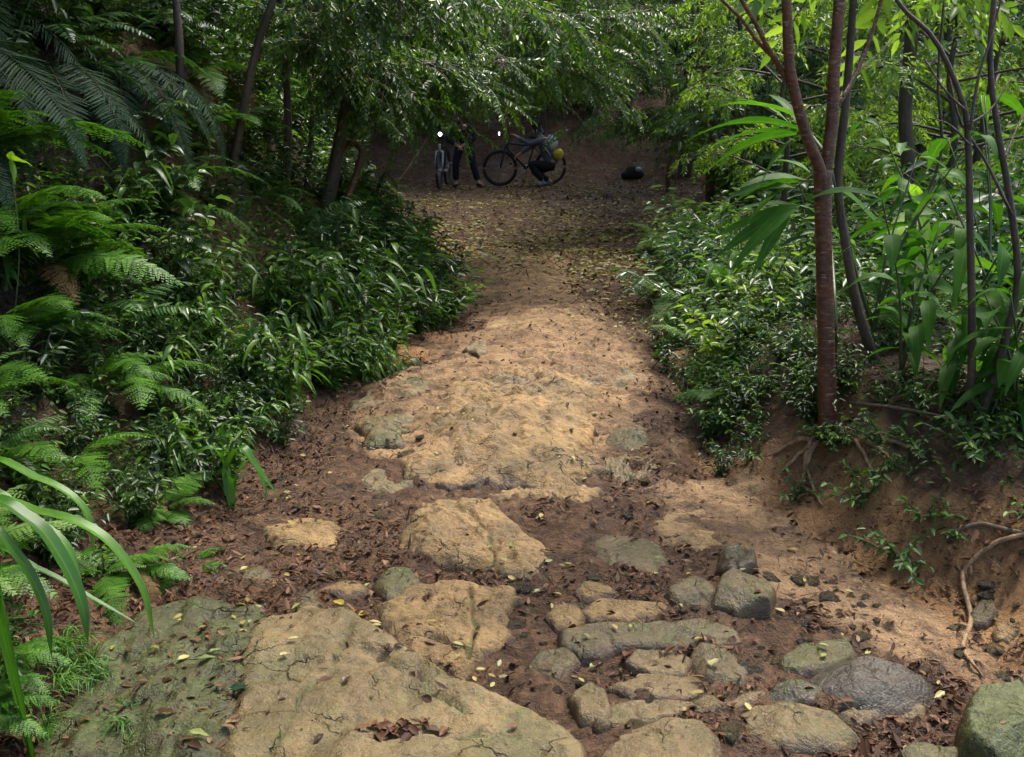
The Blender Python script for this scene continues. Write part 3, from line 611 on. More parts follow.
for k, (u, v) in enumerate(PEB):
    g = P(u, v); s = pr.uniform(.009, .022) * (1 + 1.1 * (pr.random() > .8)) * (1.3 if v < 500 else 1)
    o = bpy.data.objects.new('pebble', pebm[k % 6]); col.objects.link(o); z = topz(np.array([g[0]]), np.array([g[1]]))[0][0]
    o.location = (g[0], g[1], z - s * .05); o.rotation_euler = (0, 0, pr.uniform(0, 6)); o.scale = (s, s, s * .9)
    tag(o, 'small loose stone lying in the litter between the path rocks', 'pebble', PG, 'thing')

# ------------------------------------------------------------------ fallen leaves and twigs (uncountable)
def scatter(n, dens, y0, y1, pw=1.0, x0=-9, x1=9):
    out_ = []; tot = 0
    while tot < n:
        k = n * 2
        y = y0 + (y1 - y0) * rng.random(k) ** pw; hw = .56 * y + .4
        x = rng.uniform(-1, 1, k) * hw
        d = dens(x, y); ok = rng.random(k) < d
        out_.append(np.stack([x[ok], y[ok]], -1)); tot += ok.sum()
    return np.concatenate(out_)[:n]
def edges_near(y): return np.clip(2.5 / y, 0, 1)
def d_brown(x, y):
    s, c = masks(x, y); sl = xl(y) - x; sr = x - xr(y)
    nz = fbm(x * 4, y * 4, 77, 3)
    d = (1 - s) * np.clip(.45 + 1.5 * nz, .06, 1)
    d = d * (1 + 1.2 * sstep(-.7, -.2, sl)) + .25 * sstep(-.5, -.1, sl) * (y < 5.5); d *= 1 - .85 * sstep(.55, 1.3, sl)
    d *= 1 - .3 * sstep(0, .25, sr)
    d += .11 * s
    z, on = topz(x, y)
    slabB = sdpoly(x, y, np.array(pp([(60, 620), (262, 620), (250, 700), (250, 770), (40, 770)], .05)))
    return np.where(on, .012 + d * .03 + .12 * sstep(-.02, .05, slabB) * (fbm(x * 5, y * 5, 8, 3) > .0) + .25 * np.exp(-((sdline(x, y, pp([(240, 640), (236, 700), (215, 760)], .08)) / .03) ** 2)), d)
lp = scatter(38000, d_brown, 2.1, 11, 1.35)
lp2 = scatter(7000, lambda x, y: .8 * (1 - sstep(0, .8, np.abs(x - (xl(y) + xr(y)) / 2) - (xr(y) - xl(y)) / 2)) * (1 - .9 * (masks(x, y)[0] > .6)), 10, 27, 1.0)
lp = np.vstack([lp, lp2]); n = len(lp)
mb = MB(); z, on = topz(lp[:, 0], lp[:, 1]); B = np.stack([lp[:, 0], lp[:, 1], z + .004 + rng.random(n) * .008], -1)
az = rng.random(n) * 6.283; el = rng.normal(0, .22, n) * np.where(on, .15, 1)
D = np.stack([np.cos(az) * np.cos(el), np.sin(az) * np.cos(el), np.sin(el)], -1)
Ls = (.009 + .036 * rng.random(n) ** 2.2) * np.clip(lp[:, 1] / 6, 1, 1.9)
B[:, 2] += np.abs(np.sin(el)) * Ls * .4
B[on, 2] = z[on] + .002
hexleaf(B, D, Ls, Ls * rng.uniform(.2, .6, n), mb, droop=rng.normal(.15, .4, n), fold=.3, tilt=rng.normal(0, .35, n), rnd=rng.beta(1.1, 1.7, n))
tag(mb.build('leaf_litter', M['litter']), 'wet brown dead leaves strewn over the dark soil of the path', 'leaf litter', None, 'stuff')
def d_yel(x, y):
    s, c = masks(x, y); m = (x > xl(y) - .1) & (x < xr(y) + .2)
    nz = fbm(x * 1.4, y * 1.4, 99, 3)
    f = np.interp(y, [2, 6, 9, 10, 13, 17, 22, 26], [.03, .03, .10, .9, 1, .55, .12, .03])
    r = (x > .0) & (y > 6.5) & (y < 11)
    return np.where(m, f * (.6 + nz) + .35 * r * (1 - (masks(x, y)[0] > .8)), 0)
yp = scatter(6500, d_yel, 2.3, 25, 1.0); n = len(yp); mb = MB()
z, on = topz(yp[:, 0], yp[:, 1]); B = np.stack([yp[:, 0], yp[:, 1], z + .012], -1); az = rng.random(n) * 6.283
D = np.stack([np.cos(az), np.sin(az), rng.normal(.05, .15, n)], -1); Ls = rng.uniform(.04, .085, n) * np.clip(yp[:, 1] / 11, .5, 1.15)
hexleaf(B, D, Ls, Ls * .5, mb, droop=.1, fold=.15, tilt=rng.normal(0, .25, n), rnd=rng.beta(1.2, 1.6, n))
tag(mb.build('fallen_leaves', M['fallen']), 'small pale yellow leaves fallen on the upper path and clearing', 'fallen leaves', None, 'stuff')
tp = scatter(2600, d_brown, 2.2, 9, 1.3); mb = MB()
for (x, y) in tp:
    z = topz(np.array([x]), np.array([y]))[0][0]; a = rng.random() * 6.283; L = .02 + .11 * rng.random() ** 3
    d = np.array([math.cos(a), math.sin(a), rng.normal(0, .08)]) * L; o = np.array([x, y, z + .008])
    tube([o, o + d * .5 + rng.normal(0, .006, 3) * [1, 1, .3], o + d], [.0018, .0009], 3, mb=mb)
tag(mb.build('twig_litter', M['bark']), 'thin dead twigs scattered through the brown leaf litter', 'twigs', None, 'stuff')
# single larger leaves that stand out
def one_leaf(u, v, L, W, az, mat, label, rnd=.5, tilt=.1, droop=.1):
    g = P(u, v); z = topz(np.array([g[0]]), np.array([g[1]]))[0][0]; g = P(u, v, z); z = topz(np.array([g[0]]), np.array([g[1]]))[0][0]
    mb = MB(); D = np.array([[math.cos(az), math.sin(az), .08]])
    bigleaf(np.zeros((1, 3)), D, L, W, mb, droop=droop, fold=.2, tilt=np.array([tilt]), prof='ovate', rnd=np.array([rnd]), wave=.05)
    e = -D[0] * L; tube([D[0] * .01, e * .25 + [0, 0, .002]], .0012, 4, mb=mb)
    o = mb.build('fallen_leaf', mat, loc=(g[0], g[1], z + .012)); tag(o, label, 'fallen leaf', 'large single leaves lying on the rocks', 'thing')
M['leaf_yellow'] = leafmat('bright_yellow_leaf', [(.45, .34, .04), (.55, .42, .08)], .4, .3, .4)
M['leaf_orange'] = leafmat('orange_leaf', [(.45, .17, .02), (.55, .24, .03)], .4, .3, .4)
M['leaf_palegreen'] = leafmat('pale_green_leaf', [(.20, .26, .08), (.26, .30, .12)], .4, .3, .4)
M['leaf_wetdark'] = leafmat('wet_dark_green_leaf', [(.015, .045, .025), (.02, .05, .03)], .15, .1, .9)
M['leaf_brown'] = leafmat('dark_brown_leaf', [(.05, .018, .010), (.07, .03, .015)], .35, .1, .5)
one_leaf(345, 622, .05, .026, 2.6, M['leaf_yellow'], 'yellow leaf at the far rim of the large smooth slab')
one_leaf(358, 620, .05, .03, .3, M['leaf_yellow'], 'ochre yellow leaf touching the first at the rim of the slab', .1)
one_leaf(352, 618, .04, .02, 1.3, M['leaf_orange'], 'orange leaf standing between the two yellow ones', .5, .4)
one_leaf(200, 672, .05, .022, .2, M['leaf_palegreen'], 'pale green leaf lying on the dark mossy slab')
one_leaf(228, 686, .07, .036, .1, M['leaf_wetdark'], 'shiny dark green leaf in the gap between the two slabs')
one_leaf(40, 716, .055, .03, 2.8, M['leaf_orange'], 'bright orange leaf under the ferns at the lower left')
one_leaf(344, 685, .035, .018, 1.2, M['leaf_brown'], 'dark red brown leaf alone on the large smooth slab')
one_leaf(210, 663, .04, .018, .5, M['leaf_palegreen'], 'small pale green leaf behind the one on the mossy slab', .1)
one_leaf(190, 740, .06, .026, -.3, M['leaf_palegreen'], 'yellow green curled leaf at the foot of the mossy slab', .9)
one_leaf(155, 712, .06, .026, .1, M['leaf_brown'], 'dark red leaf lying flat on the mossy slab')
one_leaf(280, 658, .03, .02, .5, M['fallen'], 'small pale buff leaf on the left side of the smooth slab', .95)
one_leaf(534, 597, .05, .022, .4, M['leaf_palegreen'], 'pale green leaf in dark litter right of the cracked outcrop', .9)
one_leaf(590, 673, .05, .022, .7, M['leaf_palegreen'], 'green yellow leaf in the litter under the curved stone', .4)
one_leaf(712, 668, .05, .04, .9, M['fallen'], 'buff dry leaf leaning on the blocky olive stone', .9, .5)
# clump of dead leaves in the slab's hollow
mb = MB(); n = 42; g = P(400, 733, .08); z = topz(np.array([g[0]]), np.array([g[1]]))[0][0]
px_ = rng.normal(0, .055, n); py_ = rng.normal(0, .016, n); az = rng.random(n) * 6.283
B = np.stack([px_, py_, topz(g[0] + px_, g[1] + py_)[0] - z + .003 + rng.random(n) * .006], -1)
hexleaf(B, np.stack([np.cos(az), np.sin(az), rng.normal(.02, .10, n)], -1), rng.uniform(.02, .045, n), rng.uniform(.015, .028, n), mb, .1, .3, tilt=rng.normal(0, .4, n), rnd=rng.beta(1.5, 2.5, n))
tag(mb.build('leaf_clump', M['litter'], loc=(g[0], g[1], z)), 'wet clump of brown leaves caught in the hollow of the large slab', 'leaf clump', None, 'stuff')

# ------------------------------------------------------------------ plant builders (shared meshes)
def rr_(r, m): return r.uniform(.75, 1.15, m)
def frond_mesh(name, L, npair, wmax, npin, mats, e0=1.1, e1=-.6, seed=0, pinw=.9, stalk=.18, dens=1.0, lean=0.0):
    r = np.random.default_rng(seed); mb = MB()
    k = 24; el = np.linspace(e0, e1, k); c = np.zeros((k, 3)); st = L / (k - 1)
    yaw = np.cumsum(r.normal(0, .02, k)) + lean * np.linspace(0, 1, k) ** 2
    for i in range(1, k): c[i] = c[i - 1] + st * np.array([math.cos(el[i]) * math.cos(yaw[i]), math.cos(el[i]) * math.sin(yaw[i]), math.sin(el[i])])
    tube(c, [.0035, .0008], 5, 1, mb)
    t = np.linspace(stalk, .985, npair); fx = np.array([[np.interp(q, np.linspace(0, 1, k), c[:, a]) for a in range(3)] for q in t])
    T = nrm(np.gradient(fx, axis=0)); S = nrm(np.cross(T, [0, 0, 1.0]) + 1e-6); Nn = np.cross(S, T)
    tt = (t - stalk) / (1 - stalk); pl = wmax * np.minimum(1, (tt * 4 + .35)) * (1 - tt ** 1.7) + .01
    Bs, Ds, Ls_, Us = [], [], [], []
    rn = []
    for s_i in (-1, 1):
        for i in range(npair):
            d = nrm(S[i] * s_i + T[i] * (.38 + r.normal(0, .05)) - Nn[i] * (.12 + r.normal(0, .10))); l = pl[i] * r.uniform(.88, 1.08)
            if npin == 0:
                Bs.append(fx[i]); Ds.append(d); Ls_.append(l); Us.append(Nn[i]); rn.append(r.random())
            else:
                q = np.linspace(.04, .97, max(4, int(npin * l / wmax))); m_ = len(q)
                base = fx[i] + d * l * q[:, None] - np.array([0, 0, 1]) * (q[:, None] ** 2) * l * .18
                side = nrm(np.cross(d, Nn[i]))
                ln = l * .24 * (1 - q ** 1.5) * rr_(r, m_) + .004
                rr = r.random()
                for s2 in (-1, 1):
                    Bs.append(base); Ds.append(nrm(side * s2 + d * .45 + r.normal(0, .06, (m_, 3)))); Ls_.append(ln); Us.append(np.repeat(Nn[i][None], m_, 0)); rn.append(np.full(m_, rr))
    if npin == 0:
        Bs = np.array(Bs); Ds = np.array(Ds); Ls_ = np.array(Ls_); w = L / npair * (1 - stalk) * pinw
        hexleaf(Bs, Ds, Ls_, np.full(len(Ls_), w), mb, .12, .12, rnd=np.array(rn), up=np.array(Us))
    else:
        Bs = np.vstack(Bs); Ds = np.vstack(Ds); Ls_ = np.concatenate(Ls_); w = wmax / npin * pinw * 1.55
        hexleaf(Bs, Ds, Ls_, np.full(len(Ls_), w), mb, .1, .1, rnd=np.concatenate(rn), up=np.vstack(Us))
    return mb.mesh(name, [mats, M['stem']])
FR = {}
M['frond_dead'] = leafmat('dead_frond', [(.10, .05, .02), (.16, .09, .035), (.20, .14, .05)], .7, .2, .2)
for key, (mt, L, np_, w, pin, e0, e1) in {
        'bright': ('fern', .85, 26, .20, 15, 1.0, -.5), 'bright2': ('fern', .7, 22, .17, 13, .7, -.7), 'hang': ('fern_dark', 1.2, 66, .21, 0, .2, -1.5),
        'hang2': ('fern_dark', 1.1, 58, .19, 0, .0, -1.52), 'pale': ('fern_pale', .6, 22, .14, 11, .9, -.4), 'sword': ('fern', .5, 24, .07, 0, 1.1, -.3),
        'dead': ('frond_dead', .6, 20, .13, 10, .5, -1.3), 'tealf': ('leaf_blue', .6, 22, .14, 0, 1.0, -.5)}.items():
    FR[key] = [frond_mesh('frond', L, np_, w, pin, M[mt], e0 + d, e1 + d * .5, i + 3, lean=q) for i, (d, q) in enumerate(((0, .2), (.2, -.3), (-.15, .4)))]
def fern(loc, keys, n, s, label, group=None, az=None, spread=2.2, rz=0, tiltx=0, name='fern'):
    e = empty(name, loc); tag(e, label, 'fern', group)
    for i in range(n):
        a = (az if az is not None else 0) + (spread * (i / max(1, n - 1) - .5) if az is not None else i * 6.283 / n) + rng.normal(0, .12)
        ms = FR['dead' if rng.random() < .10 else keys[i % len(keys)]]
        child('frond', ms[i % 3], e, (0, 0, 0), (rng.normal(0, .12), rng.normal(tiltx, .16), a), s * rng.uniform(.8, 1.12))
    return e
# small-leaf spray: a twig with alternate leaves
def spray_arr(L, n, ll, lw, droop=.35, seed=0, up=.1, tw=1):
    r = np.random.default_rng(seed); mb = MB(); k = 7
    c = np.zeros((k, 3)); el = up
    for i in range(1, k): c[i] = c[i - 1] + L / (k - 1) * np.array([math.cos(el), r.normal(0, .12), math.sin(el)]); el -= droop / k * 2
    tube(c, [.004, .001], 3, tw, mb, cap=False)
    t = np.linspace(.1, 1, n); B = np.array([[np.interp(q, np.linspace(0, 1, k), c[:, a]) for a in range(3)] for q in t])
    sgn = np.where(np.arange(n) % 2, 1, -1.0); D = np.stack([r.uniform(.3, .9, n), sgn * r.uniform(.5, 1.1, n), r.normal(-.25, .28, n)], -1)
    D[-1] = [1, 0, -.2]
    hexleaf(B, D, ll * r.uniform(.7, 1.15, n), lw * r.uniform(.75, 1.15, n), mb, .3, .12, tilt=r.normal(0, .5, n), rnd=r.random(n))
    return mb.arr()
SP = {'small': [spray_arr(.36, 22, .043, .022, .35, i) for i in range(3)], 'mid': [spray_arr(.42, 13, .10, .042, .6, 10 + i) for i in range(3)],
      'long': [spray_arr(.45, 15, .105, .042, .8, 20 + i) for i in range(3)], 'big': [spray_arr(.5, 10, .17, .075, .7, 30 + i) for i in range(3)]}
def rotm(d, roll=0):
    d = d / (np.linalg.norm(d) + 1e-9); s = np.cross([0, 0, 1.0], d); s = s / (np.linalg.norm(s) + 1e-6) if np.linalg.norm(s) > 1e-3 else np.array([0, 1.0, 0]); u = np.cross(d, s)
    c, q = math.cos(roll), math.sin(roll); s2 = s * c + u * q; u2 = u * c - s * q
    return np.stack([d, s2, u2], 1)
def crown_on(mb, path, r, kind, nspr, sc_=1.0, drp=.3, leafm=0, spread=1.0, start=.25):
    c = spline(path, 20)
    for j in range(nspr):
        t = start + (1 - start) * (j + r.random()) / nspr; p = np.array([np.interp(t, np.linspace(0, 1, 20), c[:, a]) for a in range(3)])
        T = c[min(19, int(t * 19) + 1)] - c[max(0, int(t * 19) - 1)]; T = T / (np.linalg.norm(T) + 1e-9)
        sd = np.cross(T, [0, 0, 1]); sd = sd / (np.linalg.norm(sd) + 1e-6)
        d = T * r.uniform(.3, .9) + sd * (1 if j % 2 else -1) * r.uniform(.4, 1) * spread + np.array([0, 0, r.normal(-drp * .5, .3)])
        a = SP[kind][j % 3]; mb.merge(a, rotm(d, r.normal(0, .5)) * (sc_ * r.uniform(.75, 1.2)), p)
def tree_meshes(seed, H=5, cr=2.0, z0=1.8, nl=12, kind='small', leafm='leaf_mid', bark='bark', tr=.07, nsub=4, nsp=6, drp=.3, sc_=1.0, bend=.3):
    r = np.random.default_rng(seed); tk = MB(); cm = MB()
    bx, by = r.normal(0, bend, 2); tp_ = [np.array([bx * (t ** 1.5) + r.normal(0, .05) * t, by * t ** 1.5 + r.normal(0, .05) * t, H * t]) for t in np.linspace(0, .92, 7)]
    tp_[0] = np.zeros(3); tc_ = spline(tp_, 20); tube(np.vstack([[0, 0, -.25], tc_]), [tr * 1.5, tr, tr * .8, tr * .25], 9, 0, tk)
    for i in range(nl):
        t = (z0 + (H - z0) * (i + r.random() * .5) / nl) / H * .99; p0 = np.array([np.interp(t / .92, np.linspace(0, 1, 20), tc_[:, a]) for a in range(3)])
        az = i * 2.4 + r.normal(0, .3); L = cr * (1.05 - .45 * abs(t - .55)) * r.uniform(.75, 1.15); e = r.uniform(.15, .7)
        d = np.array([math.cos(az) * math.cos(e), math.sin(az) * math.cos(e), math.sin(e)])
        path = [p0, p0 + d * L * .4, p0 + d * L * .75 + [0, 0, -.05 * L], p0 + d * L - [0, 0, .22 * L]]
        tube(spline(path, 9), [tr * .45, tr * .12], 5, 0, tk, cap=False)
        crown_on(cm, path, r, kind, nsp, sc_, drp)
        for j in range(nsub):
            q = r.uniform(.3, .9); b = spline(path, 12)[int(q * 11)]; a2 = az + r.choice([-1, 1]) * r.uniform(.4, 1.2); l2 = L * r.uniform(.3, .55)
            d2 = np.array([math.cos(a2), math.sin(a2), r.uniform(-.1, .5)]); p2 = [b, b + d2 * l2 * .5, b + d2 * l2 - [0, 0, .15 * l2]]
            tube(spline(p2, 6), [tr * .14, tr * .05], 4, 0, tk, cap=False)
            crown_on(cm, p2, r, kind, nsp, sc_, drp)
    return tk.mesh('trunk', [M[bark]]), cm.mesh('crown', [M[leafm], M['bark']])
def plant_mesh(seed, nst, H, ll, lw, nleaf, style='big', mat='leaf_mid', arch=.6, prof='ovate', droop=.4, spread=.6, pet=0):
    r = np.random.default_rng(seed); mb = MB()
    for s_i in range(nst):
        az = r.random() * 6.283; e = r.uniform(.5, 1.0) * (1 - spread) + math.pi / 2 * (1 - spread * r.random()) * .6 + .35; e = min(e, 1.5); h = H * r.uniform(.6, 1.1); k = 8; c = np.zeros((k, 3)); el = e
        for i in range(1, k): c[i] = c[i - 1] + h / (k - 1) * np.array([math.cos(el) * math.cos(az), math.cos(el) * math.sin(az), math.sin(el)]); el -= arch / k * r.uniform(.6, 1.4)
        tube(c, [.004, .0015], 4, 1, mb, cap=False)
        t = np.linspace(.22, 1, nleaf); B = np.array([[np.interp(q, np.linspace(0, 1, k), c[:, a]) for a in range(3)] for q in t])
        ph = np.arange(nleaf) * 2.6 + r.random() * 6; D = np.stack([np.cos(ph), np.sin(ph), r.uniform(-.15, .6, nleaf)], -1) + np.array([math.cos(az), math.sin(az), 0]) * .5
        if style == 'big': bigleaf(B, D, ll * r.uniform(.7, 1.2, nleaf), lw * r.uniform(.75, 1.15, nleaf), mb, droop * r.uniform(.6, 1.5, nleaf), .14, r.normal(0, .35, nleaf), prof, 0, r.random(nleaf), .04)
        else: hexleaf(B, D, ll * r.uniform(.7, 1.2, nleaf), lw * r.uniform(.75, 1.15, nleaf), mb, droop, .14, tilt=r.normal(0, .4, nleaf), rnd=r.random(nleaf))
    return mb.mesh('foliage', [M[mat], M['stem']])
def place(name, mesh, loc, label, cat, group, s=1, rz=None, pitch=0):
    e = bpy.data.objects.new(name, mesh); col.objects.link(e); e.location = loc; e.scale = (s, s, s * rng.uniform(.9, 1.1)); e.rotation_euler = (rng.normal(0, .08), pitch, rng.random() * 6.283 if rz is None else rz)
    return tag(e, label, cat, group, 'thing')
PM = {
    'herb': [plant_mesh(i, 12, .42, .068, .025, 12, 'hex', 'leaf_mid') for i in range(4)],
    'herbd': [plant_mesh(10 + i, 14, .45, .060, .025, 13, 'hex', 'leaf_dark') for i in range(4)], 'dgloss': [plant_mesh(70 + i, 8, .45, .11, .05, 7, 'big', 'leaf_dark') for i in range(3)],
    'glossy': [plant_mesh(20 + i, 7, .5, .12, .052, 7, 'big', 'leaf_blue') for i in range(3)],
    'lance': [plant_mesh(30 + i, 7, .5, .17, .032, 9, 'big', 'leaf_mid', 1.0, 'lance', .8) for i in range(3)],
    'lime': [plant_mesh(40 + i, 9, .45, .08, .034, 10, 'hex', 'leaf_lime') for i in range(3)],
    'tiny': [plant_mesh(50 + i, 9, .20, .038, .018, 9, 'hex', 'leaf_mid', spread=.9) for i in range(3)],
    'bluesh': [plant_mesh(60 + i, 12, .7, .10, .036, 14, 'hex', 'leaf_blue', .8, spread=.8) for i in range(3)],
}
def gz(x, y): return float(hs(np.array(x), np.array(y)))

# ------------------------------------------------------------------ left bank: low leafy plants
r2 = np.random.default_rng(17)
def proj(x, y, z):
    dx, dy, dz = x, y, z - CAMZ; f = dy * cp_ - dz * sp_; return 512 + FPX * dx / f, 378.5 - FPX * (dy * sp_ + dz * cp_) / f
def fill(n, region, kinds, s, name, label, cat, group, seed):
    r = np.random.default_rng(seed); c = 0; tries = 0
    while c < n and tries < 20000:
        tries += 1; x, y = region(r)
        if x is None: continue
        u_, v_ = proj(x, y, gz(x, y) + .15)
        if ((u_ - 262) / 62) ** 2 + ((v_ - 222) / 40) ** 2 < 1: continue
        k = kinds[r.integers(len(kinds))]; me = PM[k][r.integers(len(PM[k]))]
        place(name, me, (x, y, gz(x, y) - .01), label, cat, group, s * r.uniform(.75, 1.25), r.random() * 6.283); c += 1
def reg_left(a, b, y0, y1, p=1.0):
    def f(r):
        y = y0 + (y1 - y0) * r.random() ** p; x = float(xl(y)) - r.uniform(a, b) + (.12 if 5.6 < y < 9 else 0)
        if x < -.56 * y - .6: return None, None
        if y < 5.0 and x / y < -.375 and r.random() < .85: return None, None
        return x, y
    return f
fill(85, reg_left(.12, 1.1, 4.6, 9.2, 1.0), ['herb', 'herb', 'herbd', 'lance'], 1.0, 'leafy_plant', 'small leafy green plant among many on the left bank beside the path', 'plant', 'leafy plants along the foot of the left bank', 1)
fill(150, reg_left(.5, 2.6, 3.0, 9.5, 1.0), ['herbd', 'herbd', 'herbd', 'herbd', 'dgloss', 'herbd', 'glossy', 'herb'], 1.0, 'broadleaf_plant', 'dark glossy broad leaved plant in the shade of the left bank', 'plant', 'glossy dark plants higher on the left bank', 2)
fill(60, reg_left(.8, 6.0, 7, 17, 1.0), ['herbd', 'bluesh', 'herb'], 1.7, 'understory_bush', 'shaded dark green bush on the slope behind the left bank', 'bush', 'bushes on the slope behind the left bank', 3)
fill(60, reg_left(.3, 1.3, 2.5, 5.2, 1.0), ['tiny', 'herbd', 'lance', 'tiny'], .6, 'seedling', 'small green seedling in the litter at the foot of the left bank', 'seedling', 'seedlings in the litter below the left bank', 4)
fill(70, reg_left(.0, .75, 3.9, 6.0, 1.0), ['herb', 'herbd', 'tiny', 'lance'], .62, 'low_plant', 'low green plant at the brink of the litter on the left', 'plant', 'low plants where the left bank meets the litter', 21)
def reg_ferns(r):
    y = r.uniform(2.2, 5.0); x = float(xl(y)) - r.uniform(.15, 1.5); return (x, y) if x > -.56 * y - .3 else (None, None)
fill(110, reg_ferns, ['tiny', 'herbd', 'tiny', 'herb'], .62, 'fern_bank_herb', 'small herb growing in the soil between the near left ferns', 'herb', 'herbs between the near left ferns', 31)
# bushes leaning over the path at the left bend
for k, (u, v, s) in enumerate([(448, 322, 1.2), (425, 330, 1.1), (400, 345, 1.1), (380, 362, 1.0), (432, 300, 1.3), (408, 300, 1.4), (455, 312, .9), (375, 335, 1.3), (350, 372, 1.0), (335, 385, .9), (392, 318, 1.5), (415, 285, 1.4), (395, 262, 1.5)]):
    g = PZ(u - 6, v + 8); place('leafy_plant', PM[['herb', 'herbd', 'herb'][k % 3]][k % 4], (g[0], g[1], g[2] - .02), 'dense leafy bush spilling over the left edge of the path at its bend', 'bush', 'leafy bushes spilling onto the path at its left bend', s * 1.15)

# ------------------------------------------------------------------ left ferns and blades
def gl(u, v): g = PZ(u, v); return g
def atd(u, dist): x = (u - 512) / FPX * dist / (cp_); return np.array([x, dist, gz(x, dist)])
FG = 'bright green ferns at the near left'
def at_px(u, v, dz=-.02): g = PZ(u, v); return (g[0], g[1], g[2] + dz)
for u, v, ky, n, s, az, lab in [(-5, 262, ['bright', 'bright2'], 9, .72, -.2, 'bright green lacy fern halfway up the left picture edge'), (45, 285, ['bright'], 9, .62, -.6, 'bright fern with long fronds pointing down at the path'),
        (-45, 190, ['bright2', 'bright'], 8, .85, -.2, 'arching green fern at the left edge below the yellow leaf'), (20, 350, ['bright', 'bright2'], 9, .5, -.5, 'bright fern below the lacy fern at the left edge'),
        (-35, 430, ['bright2', 'sword'], 9, .5, -.2, 'mid green fern above the long strap leaves'), (0, 480, ['tealf', 'bright2'], 8, .4, -.1, 'bluish green fern just behind the strap leaves'),
        (-40, 600, ['pale', 'bright2'], 8, .5, .1, 'pale green fern in the lower left corner'), (-8, 690, ['bright2'], 8, .30, .2, 'feathery fern at the bottom left beside the mossy slab'), (-30, 740, ['bright2'], 7, .32, .2, 'fern at the very bottom of the left edge'), (95, 395, ['bright2'], 8, .42, -.6, 'fern at the right end of the bright fern bank')]:
    fern(at_px(u, v, .05), ky, n, s * 1.25, lab, FG, az=az, spread=3.4)
for k, (u, d_, s, lab) in enumerate([(110, 3.1, .42, 'small fern in brown litter left of the broad blade plant'), (75, 3.0, .5, 'fern with upright fronds left of the small litter fern'), (150, 3.6, .5, 'small fern among dark glossy leaves on the left bank'),
                                     (60, 3.5, .8, 'fern half hidden behind the bright fern at left'), (170, 3.2, .34, 'tiny fern at the edge of the brown litter'), (185, 4.2, .6, 'fern growing between glossy plants on the left bank'), (120, 4.2, .8, 'fern under the dark hanging fronds at left'),
                                     (270, 5.4, .7, 'fern on the bare earth patch of the left bank'), (320, 6.2, .7, 'fern beside the dark stump stems on the left bank')]):
    fern(atd(u, d_), ['sword', 'bright2'] if k % 2 else ['bright2'], 8, s * .85, lab, 'small ferns on the left bank')
rf = np.random.default_rng(91)
for k in range(30):
    y = rf.uniform(3.6, 9.0); x = float(xl(y)) - rf.uniform(.5, 2.0)
    if x < -.54 * y: continue
    fern((x, y, gz(x, y)), ['bright2', 'tealf'] if k % 3 else ['tealf'], 7, rf.uniform(.6, 1.0), 'fern rising among the dark leafy plants of the left bank', 'ferns among the plants of the left bank')
# big ferns on the lip of the bank whose dark fronds hang down
def lip(u, v, dist, keys, n, s, label, az=-.5, spread=3.6):
    t = Wp(u, v, dist); x = t[0]
    z = gz(x, dist)
    while z < t[2] and x > t[0] - 3: x -= .03; z = gz(x, dist)
    e = empty('hanging_fern', (x, dist, z - .02)); tag(e, label, 'fern', 'large ferns hanging from the top of the left bank')
    for i in range(n):
        a = az + spread * (i / (n - 1) - .5)
        child('frond', FR[keys[i % len(keys)]][i % 3], e, (0, 0, 0), (rng.normal(0, .12), rng.normal(0, .12), a), s * rng.uniform(.85, 1.15))
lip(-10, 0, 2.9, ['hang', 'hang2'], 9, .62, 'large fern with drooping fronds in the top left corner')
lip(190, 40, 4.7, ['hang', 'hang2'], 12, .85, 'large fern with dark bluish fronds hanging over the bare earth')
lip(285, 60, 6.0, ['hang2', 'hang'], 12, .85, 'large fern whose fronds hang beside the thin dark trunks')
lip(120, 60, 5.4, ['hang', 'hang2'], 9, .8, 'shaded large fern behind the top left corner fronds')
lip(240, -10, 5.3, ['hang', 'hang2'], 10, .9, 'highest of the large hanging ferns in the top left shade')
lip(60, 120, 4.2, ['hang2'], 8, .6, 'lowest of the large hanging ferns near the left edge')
def bladeplant(name, base, blades, mat, label, cat, group=None, part='blade'):
    e = empty(name, base); tag(e, label, cat, group); b0 = np.array(base)
    for pts, w in blades:
        mb = MB(); ribbon(np.array(pts) - b0, w, mb); mb.build(part, [mat, M['stem']], e)
bb = atd(-25, 2.15)
def bl(pxs, dist, w): return ([Wp(u, v, dist + i * dd) for i, ((u, v), dd) in enumerate(zip(pxs, [-.02] * len(pxs)))], w)
BB = [(np.vstack([bb, b[0]]), b[1]) for b in [
    bl([(-20, 520), (40, 513), (100, 535), (140, 585), (155, 640)], 2.22, .036), bl([(-15, 520), (30, 520), (62, 560), (82, 605), (88, 645)], 2.15, .042),
    bl([(-20, 505), (30, 520), (65, 545), (82, 580)], 2.3, .034), bl([(-10, 560), (40, 570), (95, 600), (140, 625)], 2.35, .02), bl([(-20, 480), (40, 480), (85, 510), (95, 560)], 2.4, .03),
    bl([(-15, 540), (20, 560), (45, 610), (52, 660)], 2.1, .03)]]
bladeplant('strap_leaf_plant', bb, BB, M['blade'], 'plant with long arching strap leaves reaching in from the left edge', 'plant')
b2 = gl(232, 512)
BB = [(np.vstack([b2, b[0]]), b[1]) for b in [
    bl([(228, 470), (240, 448), (255, 465), (282, 502)], 3.75, .052), bl([(225, 470), (215, 450), (200, 452), (186, 470)], 3.8, .045), bl([(235, 480), (250, 460), (262, 480), (268, 500)], 3.85, .03), bl([(225, 490), (205, 475), (180, 480)], 3.9, .02), bl([(232, 480), (222, 430), (235, 418)], 4.0, .03)]]
bladeplant('broad_blade_plant', b2, BB, M['blade'], 'plant with a few broad drooping blades above the litter on the left', 'plant')
